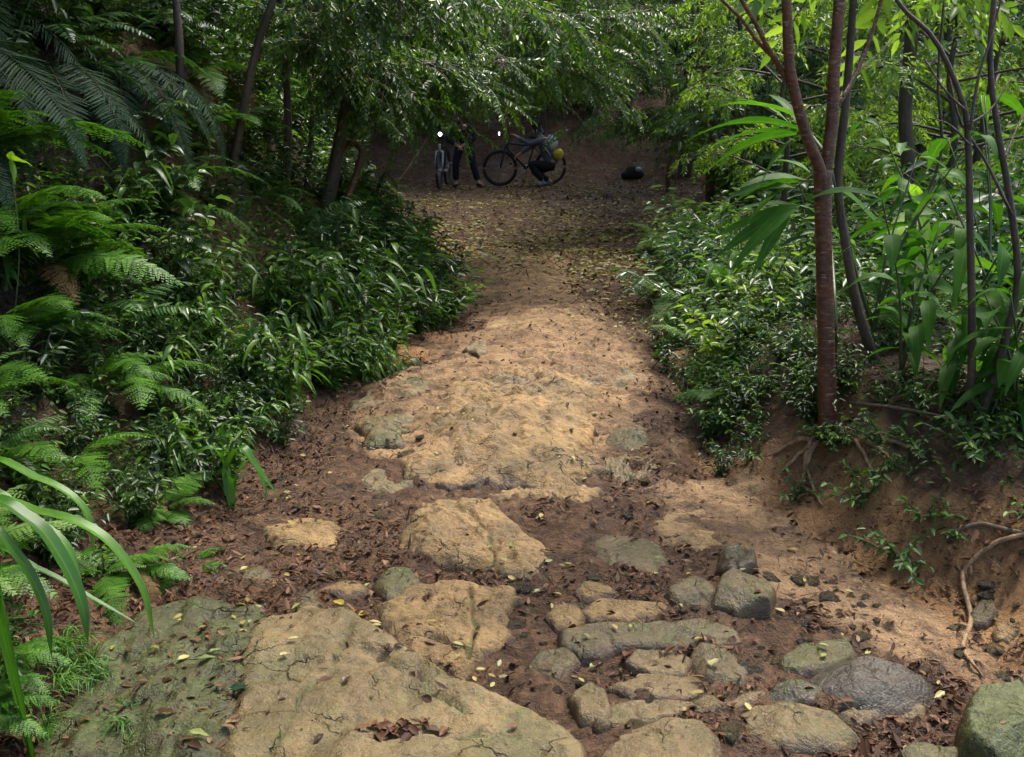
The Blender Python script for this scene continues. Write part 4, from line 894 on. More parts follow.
# tufts of grass at the lower left
gm = []
for k in range(3):
    mb = MB()
    for i in range(46):
        a = rng.random() * 6.283; L = rng.uniform(.05, .12); o = rng.normal(0, .02, 3) * [1, 1, 0]; d = np.array([math.cos(a), math.sin(a), 0])
        ribbon([o, o + d * L * .3 + [0, 0, L * .6], o + d * L * .9 + [0, 0, L * .45]], .0035, mb)
    gm.append(mb.mesh('tuft', [M['fern']]))
for k, (u, v) in enumerate([(70, 690), (88, 672), (55, 705), (75, 655), (100, 690), (130, 735), (60, 660), (45, 740)]):
    g = PZ(u, v); place('grass_tuft', gm[k % 3], (g[0], g[1], g[2]), 'short pale green grass tuft at the foot of the lower left ferns', 'grass tuft', 'grass tufts beside the mossy slab', 1.0)

# ------------------------------------------------------------------ right bank
def reg_right(a, b, y0, y1, p=1.0):
    def f(r):
        y = y0 + (y1 - y0) * r.random() ** p; x = float(xr(y)) + r.uniform(a, b)
        if x > .56 * y + .6: return None, None
        return x, y
    return f
fill(75, reg_right(.1, 1.8, 5.2, 10.5), ['herb', 'bluesh', 'lime', 'lime'], .9, 'leafy_bush', 'bright green leafy plant among many right of the upper path', 'plant', 'leafy plants right of the upper path', 5)
fill(26, reg_right(.0, .8, 6.6, 9.8), ['bluesh', 'bluesh'], .75, 'feathery_bush', 'pale bluish feathery bush spilling toward the path from the right', 'bush', 'pale bluish bushes right of the upper path', 15)
fill(240, reg_right(.10, 2.6, 2.7, 6.0), ['tiny'], .85, 'creeping_herb', 'tiny creeping green herb on the right bank around the tree foot', 'herb', 'creeping herbs on the right bank', 6)
fill(60, reg_right(-.05, .5, 4.0, 6.8), ['tiny', 'herbd', 'herb'], .55, 'bank_plant', 'small green plant hanging over the bare edge of the right bank', 'plant', 'small plants on the edge of the right bank', 7)
fill(90, reg_right(.7, 5.0, 4.8, 12), ['glossy', 'herbd', 'glossy', 'bluesh', 'herb'], 1.5, 'understory_plant', 'glossy green plant in the thicket behind the leaning tree on the right', 'plant', 'plants in the thicket on the right', 8)
fill(50, reg_right(.5, 8.0, 9, 22), ['bluesh', 'herb', 'lime', 'herbd'], 2.6, 'thicket_bush', 'tall leafy bush far back in the thicket on the right', 'bush', 'tall bushes at the back on the right', 9)
def back_reg(r):
    y = r.uniform(24, 34); x = r.uniform(-16, 18); return x, y
fill(60, back_reg, ['herbd', 'bluesh'], 3.2, 'forest_bush', 'dark bush on the slope beyond the clearing', 'bush', 'dark bushes beyond the clearing', 10)

def PD(u, v, dz): g = PZ(u, v); return np.array([g[0], g[1], float(hd(np.array([g[0]]), np.array([g[1]]))[0]) + dz])
# main leaning tree with forked stem and bare roots
tb = PZ(829, 434)
def chain(pxs, d0, d1, z=None):
    n = len(pxs); return [Wp(u, v, d0 + (d1 - d0) * i / (n - 1)) for i, (u, v) in enumerate(pxs)]
mt_ = empty('forked_tree', tb); tag(mt_, 'slender tree with wet red brown bark forking above the right bank', 'tree')
D0 = tb[1]
def limb(name, pxs, d0, d1, rad, parent, mat=M['bark_red'], n=9, off=tb, k=22, extra=None):
    pts = chain(pxs, d0, d1)
    if extra is not None: pts = extra + pts
    mb = MB(); tube(spline(np.array(pts) - off, k), rad, n, 0, mb); return mb.build(name, mat, parent)
tk = limb('trunk', [(830, 440), (828, 420), (826, 340), (824, 260), (823, 200), (823, 172)], D0, D0 + .05, [.062, .040, .035, .033, .034, .036], mt_, n=14, k=30)
limb('limb', [(824, 200), (826, 170), (832, 120), (834, 70), (838, 20), (843, -40), (850, -130)], D0 + .05, D0 + .12, [.026, .024, .022, .02], mt_, n=12)
lm = limb('limb', [(822, 200), (820, 170), (808, 140), (796, 98), (789, 60), (787, 10), (782, -60), (776, -120)], D0 + .04, D0 - .1, [.026, .022, .02, .018, .014], mt_, n=12)
limb('branch', [(796, 95), (783, 72), (768, 48), (755, 22), (738, -8), (725, -60)], D0, D0 - .1, [.013, .009, .006], mt_)
limb('branch', [(776, 60), (758, 42), (742, 20), (722, 0), (700, -25)], D0 - .02, D0 - .1, [.008, .005], mt_)
limb('branch', [(838, 105), (852, 82), (866, 50), (880, 5), (890, -50)], D0 + .08, D0 + .3, [.010, .006], mt_)
limb('branch', [(843, 96), (858, 72), (872, 60), (892, 40)], D0 + .08, D0 + .4, [.005, .003], mt_)
mb = MB(); r = np.random.default_rng(3)
for pxs, d1 in (([(843, -40), (860, -200), (900, -330)], D0 + .5), ([(782, -60), (740, -180), (690, -260)], D0 - .2), ([(850, -130), (800, -260), (830, -400)], D0 + .6), ([(890, -50), (930, -110), (980, -150)], D0 + .6)):
    pt = [q - tb for q in chain(pxs, D0, d1)]; tube(spline(pt, 8), [.01, .004], 5, 1, mb); crown_on(mb, pt, r, 'mid', 14, .8, .4)
mb.build('crown', [M['leaf_lime'], M['bark_red']], mt_)
for pxs in ([(829, 430), (818, 445), (812, 452), (808, 470), (815, 498), (822, 515)], [(827, 432), (808, 452), (795, 462), (780, 478)], [(832, 432), (848, 440), (858, 452), (868, 470), (876, 486)], [(845, 440), (868, 442), (905, 448), (940, 462)],
            [(815, 448), (800, 446), (780, 452), (765, 462)], [(850, 442), (880, 455), (898, 475)], [(812, 455), (806, 462), (804, 480), (806, 495)]):
    pts = []
    for (u, v) in pxs: pts.append(PD(u, v, .008))
    mb = MB(); tube(spline(np.array(pts) - tb, 18) + rng.normal(0, .002, (18, 3)), [.015, .009, .004], 7, 0, mb); mb.build('root', M['root'], mt_)
# long surface root at the right edge
pts = [PD(u, v, .010) for u, v in [(1080, 535), (1015, 548), (985, 562), (962, 582), (970, 620), (962, 655), (968, 672), (982, 684)]]
b = pts[0]; mb = MB(); tube(spline(np.array(pts) - b, 34) + rng.normal(0, .002, (34, 3)), [.009, .008, .009, .007, .004], 8, 0, mb)
o = mb.build('surface_root', M['root'], loc=tuple(b)); tag(o, 'long bare root curving down over the sandy gully at the right edge', 'root', None, 'thing')
pts = [PD(u, v, .010) for u, v in [(1060, 548), (1010, 541), (975, 541), (945, 546)]]
b = pts[0]; mb = MB(); tube(spline(np.array(pts) - b, 18), [.009, .006], 8, 0, mb)
o = mb.build('surface_root', M['bark_pale'], loc=tuple(b)); tag(o, 'short grey root lying flat above the long curved root', 'root', None, 'thing')
# fallen stick behind the tree
pts = [PZ(u, v) + [0, 0, .04] for u, v in [(848, 412), (890, 420), (940, 430), (985, 442)]]
b = pts[0]; mb = MB(); tube(spline(np.array(pts) - b, 14), [.008, .005], 6, 0, mb)
o = mb.build('fallen_stick', M['bark_pale'], loc=tuple(b)); tag(o, 'thin pale fallen stick on the ground right of the forked tree', 'stick', None, 'thing')

def thin_tree(name, pxl, d0, d1, rad, label, group, bark='bark', branches=(), crown=None, base=None):
    g = PZ(*pxl[0]); D = g[1]; e = empty(name, g); tag(e, label, 'sapling', group)
    pts = [g - [0, 0, .05]] + chain(pxl[1:], D + d0, D + d1); mb = MB(); tube(spline(np.array(pts) - g, 24), rad, 8, 0, mb); mb.build('trunk', M[bark], e)
    for br, r0 in branches:
        mb = MB(); tube(spline(np.array(chain(br, D + d0, D + d1)) - g, 12), [r0, r0 * .5], 6, 0, mb); mb.build('branch', M[bark], e)
    if crown:
        r = np.random.default_rng(int(g[0] * 100) + 500); mb = MB()
        for br, kind, n_, s_ in crown[1]: crown_on(mb, [q - g for q in chain(br, D + d0, D + d1)], r, kind, n_, s_, .4)
        mb.build('crown', [M[crown[0]], M['bark']], e)
    return e
SG = 'thin dark saplings at the right edge'
thin_tree('sapling', [(972, 425), (972, 330), (970, 220), (968, 140), (962, 100), (935, 40), (900, 5), (880, -40)], 0, .1, [.016, .012, .009, .006], 'thin dark sapling rising straight at the right with a bend to the left', SG,
          branches=[([(970, 130), (978, 80), (990, 40), (1004, -10)], .006), ([(965, 110), (945, 90), (925, 60)], .005), ([(968, 125), (990, 110), (1010, 80)], .005), ([(970, 145), (950, 125), (930, 118)], .004)])
thin_tree('sapling', [(972, 428), (990, 390), (1005, 340), (1018, 280), (1010, 200), (998, 130), (990, 60), (996, -20)], 0, .15, [.018, .013, .009], 'thin curved sapling bowing outward at the far right edge', SG,
          branches=[([(1012, 215), (985, 160), (960, 120), (948, 70)], .006), ([(1004, 160), (1016, 130), (1030, 100)], .005)])
thin_tree('sapling', [(965, 425), (930, 330), (905, 250), (940, 160), (938, 80), (945, -10)], 1.5, 1.6, [.012, .009, .006], 'thin sapling leaning left behind the two right edge saplings', SG,
          branches=[([(905, 250), (950, 230), (1000, 190)], .006)])
thin_tree('leaning_tree', [(880, 360), (858, 310), (845, 240), (838, 180), (846, 100), (852, 20), (856, -60)], .0, .1, [.024, .02, .018, .012], 'dark leaning trunk just behind the forked tree', None,
          crown=('leaf_lime', [([(852, 20), (820, -40), (780, -60)], 'mid', 10, 1), ([(852, 10), (900, -30), (950, -20)], 'mid', 10, 1)]))

# ginger plants with large leaves
GG = 'large leaved ginger plants on the right'
def ginger(base, leaves, stems, mat, label, rad=.009):
    e = empty('ginger_plant', base); tag(e, label, 'plant', GG); b = np.array(base)
    for st in stems: mb = MB(); tube(spline([(p - b) for p in st], 14), [rad, rad * .6], 6, 0, mb); mb.build('stem', M['stem'], e)
    for (s0, s1, d0, d1, w, dr, tl) in leaves:
        a = Wp(*s0, d0); c = Wp(*s1, d1); D = c - a; L = np.linalg.norm(D); D = D + np.array([0, 0, dr * L]); mb = MB()
        bigleaf((a - b)[None], (D / np.linalg.norm(D))[None], L * 1.05, w, mb, dr, .12, np.array([tl]), 'lance', wave=.03); mb.build('leaf', [mat, M['stem']], e)
gb = PZ(872, 350); gd = gb[1]
ginger(gb, [((802, 130), (680, 136), 5.2, 5.0, .075, .35, -.5), ((808, 122), (706, 100), 5.3, 5.4, .07, .3, -.3), ((797, 134), (704, 176), 5.1, 4.9, .10, .35, -.7), ((800, 132), (692, 156), 5.3, 5.1, .065, .3, -.4), ((790, 124), (728, 92), 5.4, 5.7, .065, .3, -.2),
            ((812, 132), (852, 182), 5.3, 5.2, .08, .3, .2), ((785, 128), (742, 150), 5.2, 5.4, .06, .3, .5), ((806, 134), (765, 182), 5.2, 4.9, .06, .45, -.5), ((800, 126), (760, 84), 5.4, 5.8, .055, .3, .1)],
       [[gb, Wp(850, 260, gd), Wp(828, 160, gd - .1), Wp(800, 128, 5.3), Wp(780, 127, 5.2)]], M['ginger'], 'ginger plant whose big leaves fan out left behind the forked trunk')
ginger(gb + [.06, .1, 0], [((800, 182), (716, 218), 5.2, 5.0, .10, .35, -.5), ((806, 180), (735, 188), 5.3, 5.2, .085, .3, .3), ((795, 188), (722, 200), 5.1, 5.1, .075, .35, .4), ((815, 177), (880, 240), 5.2, 5.0, .09, .4, .0), ((810, 172), (765, 158), 5.4, 5.6, .07, .3, 0), ((798, 186), (748, 226), 5.2, 4.9, .065, .4, -.3)],
       [[gb + [.06, .1, 0], Wp(855, 270, gd), Wp(835, 190, gd), Wp(800, 180, 5.2)]], M['ginger'], 'ginger plant with shiny level leaves in the middle of the fan')
gb3 = PZ(835, 372)
ginger(gb3, [((800, 208), (724, 254), 5.0, 4.9, .07, .25, .9), ((796, 207), (742, 262), 4.9, 4.8, .065, .3, .9), ((792, 209), (760, 266), 4.9, 4.8, .06, .3, 1.0), ((804, 205), (716, 238), 5.1, 5.1, .06, .2, .8), ((798, 205), (735, 210), 5.2, 5.3, .06, .2, .3), ((805, 205), (850, 260), 5.0, 4.9, .08, .3, .2)],
       [[gb3, Wp(835, 300, gb3[1]), Wp(826, 220, 5.0), Wp(800, 206, 5.0)]], M['ginger'], 'ginger plant with narrow leaves drooping left of the forked trunk')
gb4 = PZ(905, 352)
ginger(gb4, [((925, 205), (870, 172), 5.5, 5.4, .10, .5, -.4), ((915, 190), (925, 260), 5.4, 5.3, .09, .4, .2), ((908, 210), (885, 260), 5.4, 5.2, .08, .3, .3)], [[gb4, Wp(915, 280, gb4[1]), Wp(918, 200, 5.5)]], M['ginger_lime'], 'ginger plant with a glowing lime leaf curling over right of the trunk')
rg = np.random.default_rng(44)
for k, (u, v, hh, lab) in enumerate([(900, 380, .9, 'ginger plant with wet shiny leaves right of the leaning trunk'), (945, 390, .8, 'ginger plant between the leaning trunk and the saplings'), (1000, 395, .9, 'ginger plant behind the curved sapling'),
                                     (870, 345, 1.1, 'ginger plant with broad leaves directly behind the leaning trunk'), (985, 330, 1.2, 'ginger plant at the far right behind the saplings'), (930, 320, 1.1, 'ginger plant with upright leaves behind the lime leaf'), (1015, 420, .7, 'ginger plant at the foot of the curved sapling')]):
    g = PZ(u, v); e = empty('ginger_plant', g); tag(e, lab, 'plant', GG)
    for s_i in range(3):
        a = rg.random() * 6.283; h = hh * .8 * rg.uniform(.8, 1.1); L0 = np.array([math.cos(a), math.sin(a), 0]); st = spline([[0, 0, 0], L0 * .1 * h + [0, 0, h * .5], L0 * .35 * h + [0, 0, h]], 12)
        mb = MB(); tube(st, [.006, .003], 6, 0, mb); mb.build('stem', M['stem'], e)
        n_ = 9; idx = np.linspace(2, 11, n_).astype(int); B = st[idx]; ph = a + np.where(np.arange(n_) % 2, 1, -1) * rg.uniform(.6, 1.3, n_)
        mb = MB(); bigleaf(B, np.stack([np.cos(ph), np.sin(ph), rg.uniform(.0, .8, n_)], -1), rg.uniform(.16, .34, n_), rg.uniform(.045, .075, n_), mb, rg.uniform(.4, .9, n_), .12, rg.normal(0, .4, n_), 'lance', wave=.03)
        mb.build('leaves', [M['ginger'], M['stem']], e)
# grassy ginger seedling left of the trunk
def curlplant(u, v, n, L, w, mat, label, seed):
    g = PZ(u, v); e = empty('arching_leaf_plant', g); tag(e, label, 'plant'); r = np.random.default_rng(seed)
    for i in range(n):
        a = i * 2.4 + r.normal(0, .3); l = L * r.uniform(.7, 1.1); d = np.array([math.cos(a), math.sin(a), 0]); mb = MB()
        ribbon([d * .01, d * l * .15 + [0, 0, l * .55], d * l * .45 + [0, 0, l * .8], d * l * .8 + [0, 0, l * .55]], w * r.uniform(.8, 1.1), mb, prof='lance'); mb.build('leaf', [mat, M['stem']], e)
curlplant(722, 318, 11, .50, .055, M['ginger'], 'plant with pale arching leaves like a fountain left of the forked trunk', 1)
curlplant(672, 350, 7, .3, .03, M['ginger'], 'small arching leaf plant at the right edge of the upper path', 2)
fern(PZ(725, 400), ['bright2'], 8, .45, 'small yellowish fern on the edge of the right bank', 'ferns near the right bank')
fern(PZ(700, 352), ['pale', 'bright2'], 8, .7, 'pale fern beside the upper path on the right', 'ferns near the right bank')
fern(PZ(668, 250), ['pale'], 8, 1.0, 'silvery fern at the corner where the path enters the clearing', 'ferns near the right bank')
fern(PZ(680, 300), ['pale', 'tealf'], 9, .9, 'bluish fern bush bulging toward the path on the right', 'ferns near the right bank')

# ground cover herbs (uncountable)
def cover(n, region, ll, mat, label, name, hmax=.12):
    xy = region(n); n = len(xy); mb = MB(); z = hs(xy[:, 0], xy[:, 1]); B = np.stack([xy[:, 0], xy[:, 1], z + rng.random(n) ** 1.5 * hmax], -1)
    a = rng.random(n) * 6.283; D = np.stack([np.cos(a), np.sin(a), rng.normal(.1, .35, n)], -1); L = ll * rng.uniform(.6, 1.3, n) * np.clip(xy[:, 1] / 7, 1, 3)
    hexleaf(B, D, L, L * .42, mb, .3, .14, tilt=rng.normal(0, .4, n)); tag(mb.build(name, M[mat]), label, 'ground cover', None, 'stuff')
def reg(fn, y0, y1):
    def f(n): return scatter(n, fn, y0, y1, 1.3)
    return f
def dl_(x, y): sl = xl(y) - x; return sstep(.35, 1.0, sl) * np.clip(.3 + 1.2 * fbm(x * 2, y * 2, 55, 3), 0, 1)
cover(42000, reg(dl_, 2.2, 14), .05, 'leaf_mid', 'low tangle of small dark leaves covering the left bank', 'bank_undergrowth', .25)
def dr_(x, y): sr = x - xr(y); return sstep(.2, .6, sr) * np.clip(.25 + 1.5 * fbm(x * 3, y * 3, 56, 3) + .5 * sstep(5, 7, y), 0, 1)
cover(15000, reg(dr_, 2.6, 14), .036, 'leaf_mid', 'sparse small green leaves creeping over the right bank', 'bank_undergrowth', .05)

# ------------------------------------------------------------------ trees
TR = {
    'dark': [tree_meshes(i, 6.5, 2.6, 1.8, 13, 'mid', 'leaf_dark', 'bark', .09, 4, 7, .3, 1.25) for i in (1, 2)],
    'mid': [tree_meshes(i, 5.5, 2.3, 1.0, 13, 'mid', 'leaf_mid', 'bark', .07, 4, 7, .4, 1.1) for i in (3, 4)],
    'lime': [tree_meshes(i, 4.5, 1.9, .8, 12, 'long', 'leaf_lime', 'bark', .05, 4, 6, .6, .9) for i in (5, 6)],
    'blue': [tree_meshes(i, 5.0, 2.2, .6, 13, 'mid', 'leaf_blue', 'bark', .06, 4, 7, .4, 1.1) for i in (7, 8)],
}
def tree(kind, x, y, s, label, group, name='forest_tree', rz=None):
    e = empty(name, (x, y, gz(x, y) - .05), rng.random() * 6.283 if rz is None else rz, s); tag(e, label, 'tree', group)
    t, c = TR[kind][rng.integers(2)]
    child('trunk', t, e); child('crown', c, e)
GL_, GR_, GB_ = 'dark trees on the left slope', 'light green trees behind the right bank', 'dark trees around the clearing'
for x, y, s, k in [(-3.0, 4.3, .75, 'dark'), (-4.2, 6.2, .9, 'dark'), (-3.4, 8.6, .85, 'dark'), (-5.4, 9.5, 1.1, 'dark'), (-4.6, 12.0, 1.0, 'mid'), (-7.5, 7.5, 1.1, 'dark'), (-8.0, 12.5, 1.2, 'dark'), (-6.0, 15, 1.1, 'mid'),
                   (-10, 17, 1.3, 'dark'), (-4.6, 18.5, 1.1, 'dark'), (-3.4, 2.0, .8, 'dark'), (-5.5, 3.2, 1.0, 'dark'), (-5, -.5, 1.0, 'dark'), (-3.1, 5.4, .8, 'dark'), (-2.9, 7.2, .8, 'dark'), (-2.7, 3.4, .7, 'dark'), (-2.3, 4.0, .65, 'dark'), (-2.6, 5.7, .75, 'dark'), (-2.5, 7.6, .7, 'dark'), (-3.8, 4.0, .9, 'dark')]:  # last entries added so crowns above the view shade the upper left
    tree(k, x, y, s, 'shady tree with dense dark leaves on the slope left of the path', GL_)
for x, y, s, k in [(3.4, 7.6, .62, 'lime'), (4.6, 8.4, .75, 'lime'), (5.8, 7.4, .7, 'lime'), (3.0, 9.8, .8, 'lime'), (6.5, 10.5, .9, 'lime'), (4.6, 11.5, .95, 'lime'), (2.9, 6.6, .5, 'lime'), (4.0, 6.4, .55, 'lime'), (2.3, 8.4, .5, 'lime')]:
    tree(k, x, y, s, 'small tree with hanging lime green leaves behind the right saplings', GR_)
for x, y, s, k in [(3.2, 12.6, .85, 'blue'), (5.8, 14, 1.0, 'blue'), (8.5, 12.5, 1.0, 'mid'), (8.0, 16, 1.2, 'blue'), (10.5, 15, 1.2, 'mid'), (3.9, 15.5, .95, 'blue')]:
    tree(k, x, y, s, 'blue green leafy tree at the back of the thicket on the right', 'blue green trees at the back on the right')
for x, y, s, k in [(4.6, 18.5, 1.1, 'dark'), (6.5, 21, 1.3, 'dark'), (2.6, 23.5, 1.2, 'dark'), (-.5, 24.5, 1.2, 'dark'), (-3.5, 23.5, 1.2, 'dark'), (-6.5, 22, 1.3, 'dark'), (0.8, 27.5, 1.4, 'dark'), (4.5, 27, 1.4, 'dark'), (-4, 28, 1.4, 'dark'), (9, 25, 1.4, 'dark'),
                   (-9, 27, 1.5, 'dark'), (13, 22, 1.5, 'mid'), (12, 29, 1.6, 'dark'), (-13, 23, 1.5, 'dark'), (0, 33, 1.7, 'dark'), (6, 34, 1.7, 'dark'), (-7, 34, 1.7, 'dark'), (13, 36, 1.8, 'dark'), (-14, 33, 1.8, 'dark'), (18, 29, 1.7, 'dark'), (-19, 28, 1.7, 'dark'), (3.5, 20.5, 1.2, 'dark'), (-3.0, 16.3, 1.25, 'dark'), (-3.3, 20.3, 1.3, 'dark'), (4.0, 17.2, 1.3, 'dark'), (-4.2, 14, 1.2, 'dark'), (0.6, 22.6, 1.3, 'dark')]:  # several late entries added as overhead canopy to darken the clearing
    tree(k, x, y, s, 'dark leafy forest tree standing around the clearing behind the cyclists', GB_)

r_b = np.random.default_rng(77)
for k in range(80):
    x = r_b.uniform(-8, 9); y = r_b.uniform(22.6, 27) - .12 * abs(x); me = PM['herbd'][k % 4]
    place('forest_bush', me, (x, y, gz(x, y) - .05), 'dark bush closing the clearing just behind the cyclists', 'bush', 'dark bushes just behind the cyclists', r_b.uniform(2.2, 3.6))
# overhanging tree whose small glossy leaves hang across the path, growing from the left bank
def px3(l): return [Wp(u, v, d) for u, v, d in l]
ob = PZ(322, 215); e = empty('overhanging_tree', ob); tag(e, 'tree on the left bank whose small leaved boughs hang across the path', 'tree')
od = ob[1]
mb = MB(); tube(spline(np.array([ob - [0, 0, .1]] + px3([(338, 150, od), (350, 80, od), (358, 0, od + .1), (362, -90, od + .3), (370, -200, od + .5)])) - ob, 20), [.06, .045, .04, .03, .02], 9, 0, mb); mb.build('trunk', M['bark'], e)
BO = [[(345, 95, 0), (380, 82, .3), (430, 70, .9), (490, 45, 1.6), (560, 34, 2.2), (620, 36, 2.8)], [(352, 60, 0), (400, 35, .5), (470, 15, 1.2), (550, 0, 2), (640, 5, 3)], [(344, 100, 0), (380, 86, .6), (430, 62, 1.5), (480, 60, 2.4), (530, 70, 3.0)],
      [(355, 20, 0), (420, -20, .6), (500, -45, 1.5), (600, -50, 2.5), (680, -40, 3.2)], [(352, 60, 0), (390, 60, .8), (450, 60, 2), (520, 64, 3), (590, 82, 3.6)], [(348, 90, 0), (400, 80, 1.2), (470, 68, 2.4), (560, 68, 3.6), (640, 62, 4.2)],
      [(348, 80, 0), (330, 50, -.3), (300, 20, -.5), (260, 5, -.6)], [(355, 10, 0), (330, -10, -.8), (380, -20, -1.2), (450, -10, -1.4)], [(356, 0, 0), (420, -5, .4), (500, 10, .8), (570, 20, 1.2), (650, 10, 1.4)],
      [(350, 70, 0), (410, 66, -.1), (470, 62, .2), (540, 66, .8), (600, 80, 1.6)]]
r = np.random.default_rng(8)
for i, b in enumerate(BO):
    pts = np.array(px3([(u, v, od + d) for u, v, d in b])) - ob; sp = spline(pts, 18)
    br = MB(); tube(sp, [.028, .018, .007], 7, 0, br); br.build('bough', M['bark'], e)
    mb = MB()
    crown_on(mb, pts, r, 'small', 42, 1.0, .5)
    for j in range(16):
        q = r.uniform(.15, 1); p0 = sp[int(q * 17)]; a = r.random() * 6.283; l = r.uniform(.35, .9)
        d = np.array([math.cos(a) * .8 + .3, math.sin(a) * .8, r.uniform(-.35, .2)]) * l; p2 = [p0, p0 + d * .5, p0 + d - [0, 0, .12]]
        tube(spline(p2, 6), [.005, .002], 4, 1, mb, cap=False); crown_on(mb, p2, r, 'small', 14, .95, .5, start=.1)
    mb.build('crown', [M['leaf_over'], M['bark']], e)
# right-hand boughs of dark small leaves over the clearing's right side
ob = np.array([2.9, 12.8, gz(2.9, 12.8)]); e = empty('spreading_tree', ob); tag(e, 'tree with level leafy boughs reaching left over the right side of the clearing', 'tree')
mb = MB(); tube(spline(np.array([[0, 0, -.1], [.05, 0, 1.2], [.0, 0, 2.4], [.1, 0, 4.2]]), 14), [.09, .07, .05], 9, 0, mb); mb.build('trunk', M['bark'], e)
for i, (z_, L, a) in enumerate([(1.2, 1.5, 2.9), (1.7, 1.9, 3.3), (2.2, 2.2, 2.8), (2.7, 2.2, 3.4), (1.5, 1.3, 4.2), (2.1, 1.7, 4.6), (2.8, 2, 5.2), (3.3, 2.2, 3.0), (1.9, 1.6, .3), (2.6, 1.7, 1.2)]):
    d = np.array([math.cos(a), math.sin(a), 0]); p = [np.array([0, 0, z_]), np.array([0, 0, z_ + .1]) + d * L * .5, np.array([0, 0, z_ - .15]) + d * L]
    br = MB(); tube(spline(p, 10), [.03, .01], 6, 0, br); br.build('bough', M['bark'], e)
    mb = MB(); crown_on(mb, p, r, 'small', 26, 1.15, .4)
    for j in range(9):
        q = spline(p, 10)[r.integers(3, 10)]; a2 = a + r.normal(0, 1); l = r.uniform(.4, .9); dd = np.array([math.cos(a2), math.sin(a2), r.uniform(-.3, .2)]) * l
        crown_on(mb, [q, q + dd * .5, q + dd - [0, 0, .1]], r, 'small', 11, 1.15, .4, start=.05)
    mb.build('crown', [M['leaf_blue'], M['bark']], e)
# thin dark trunks on the left bank
LG = 'thin dark trunks on the left bank'
for pxl, rad, lab in [([(285, 200), (288, 120), (284, 40), (280, -60)], [.03, .02], 'straight thin dark trunk left of the overhanging tree'), ([(305, 190), (312, 120), (308, 40), (318, -60)], [.022, .015], 'thin dark stem right beside the straight trunk on the left'),
                      ([(232, 170), (245, 100), (262, 30), (290, -40)], [.03, .02], 'thin slanting dark trunk among the hanging fern fronds'), ([(176, 150), (180, 60), (172, -40)], [.03, .02], 'thin shaded trunk between the two groups of hanging fronds')]:
    thin_tree('thin_trunk_tree', pxl, 0, .1, rad, lab, LG)
g = PZ(330, 205); e = empty('bent_stem', g); tag(e, 'dark reddish dead stem bent like a hoop on the left bank', 'dead stem', None)
mb = MB(); tube(spline(np.array([g - [0, 0, .05]] + chain([(333, 180), (342, 150), (350, 143), (362, 150), (356, 175), (348, 198), (345, 215)], g[1], g[1] - .3)) - g, 22), [.028, .03, .026, .03], 8, 0, mb); mb.build('stem', M['bark_red'], e)
thin_tree('bare_sapling', [(366, 225), (380, 205), (400, 180), (425, 143), (432, 120)], 0, .2, [.014, .010], 'pale yellowish bare stem leaning right beside the clearing', None, bark='bark_pale')
thin_tree('sapling', [(668, 196), (668, 175), (672, 150), (680, 120), (690, 60)], 0, .1, [.05, .04], 'dark reddish sapling at the right edge of the clearing', None, bark='bark_red')
thin_tree('thin_trunk_tree', [(712, 225), (710, 180), (714, 120), (700, 50), (705, -40)], 0, .2, [.06, .05], 'reddish brown trunk behind the fan of ginger leaves', None, bark='bark_red')
thin_tree('thin_trunk_tree', [(905, 300), (900, 240), (908, 170), (905, 110), (912, 20), (905, -60)], 1.0, 1.1, [.05, .045, .04], 'thick dark trunk among the lime leaves on the right', None)
thin_tree('thin_trunk_tree', [(748, 235), (744, 150), (742, 80), (738, -20)], 0, .1, [.03, .025], 'thin trunk seen between the ginger fan and the right bough tree', None)
# yellow leaf on a stem at the left edge, and two pale-leaved seedlings
def leafstem(u, v, dist, label, leaves, mat):
    b = PZ(u, v + 45); dd_ = .55 if u < 50 else .05; t = Wp(u, v, b[1] - dd_); b = np.array([t[0] - .08, t[1], gz(t[0] - .08, t[1])]); e = empty('leafy_seedling', b); tag(e, label, 'seedling')
    mb = MB(); tube(spline([[0, 0, 0], (t - b) * .5 + [.03, 0, 0], t - b], 8), .003, 5, 0, mb); mb.build('stem', M['stem'], e)
    for k, (dx, dz, L, w) in enumerate(leaves):
        mb = MB(); bigleaf((t - b)[None], nrm(np.array([[dx, -.2, dz]])), L, w, mb, .3, .12, np.array([.6]), 'ovate', wave=.05); mb.build('leaf', [mat, M['stem']], e)
leafstem(10, 160, 2.9, 'seedling with one bright yellow green leaf at the left edge', [(1, .1, .10, .045), (.3, .8, .06, .03), (.2, -.9, .08, .04)], M['ginger_lime'])
leafstem(160, 166, 3.9, 'seedling with pale leaves in front of the dark hanging fronds', [(1, .0, .10, .035), (-.8, .3, .09, .03), (.2, -.9, .1, .04)], M['fern_pale'])
leafstem(196, 172, 4.1, 'seedling with a pale oval leaf against the dark earth', [(1, .1, .09, .04), (-.5, -.6, .07, .03)], M['fern_pale'])
M['red_flower'] = plain('red_flower', (.75, .06, .03), .5)
t = Wp(893, 202, 5.45); mb = MB()
for i in range(6):
    a = i * 1.05; bigleaf(np.zeros((1, 3)), np.array([[math.cos(a), math.sin(a), .6]]), .028, .014, mb, .3, .2, prof='ovate')
fe = empty('red_flower', (t[0], t[1], gz(t[0], t[1]))); tag(fe, 'single small red flower among the ginger leaves on the right', 'flower')
mb.build('petals', M['red_flower'], fe, loc=(0, 0, t[2] - gz(t[0], t[1])))
mb = MB(); tube([[0, 0, 0], [.02, .03, (t[2] - fe.location.z) * .5], [0, 0, t[2] - fe.location.z]], .004, 5, 0, mb); mb.build('stem', M['stem'], fe)

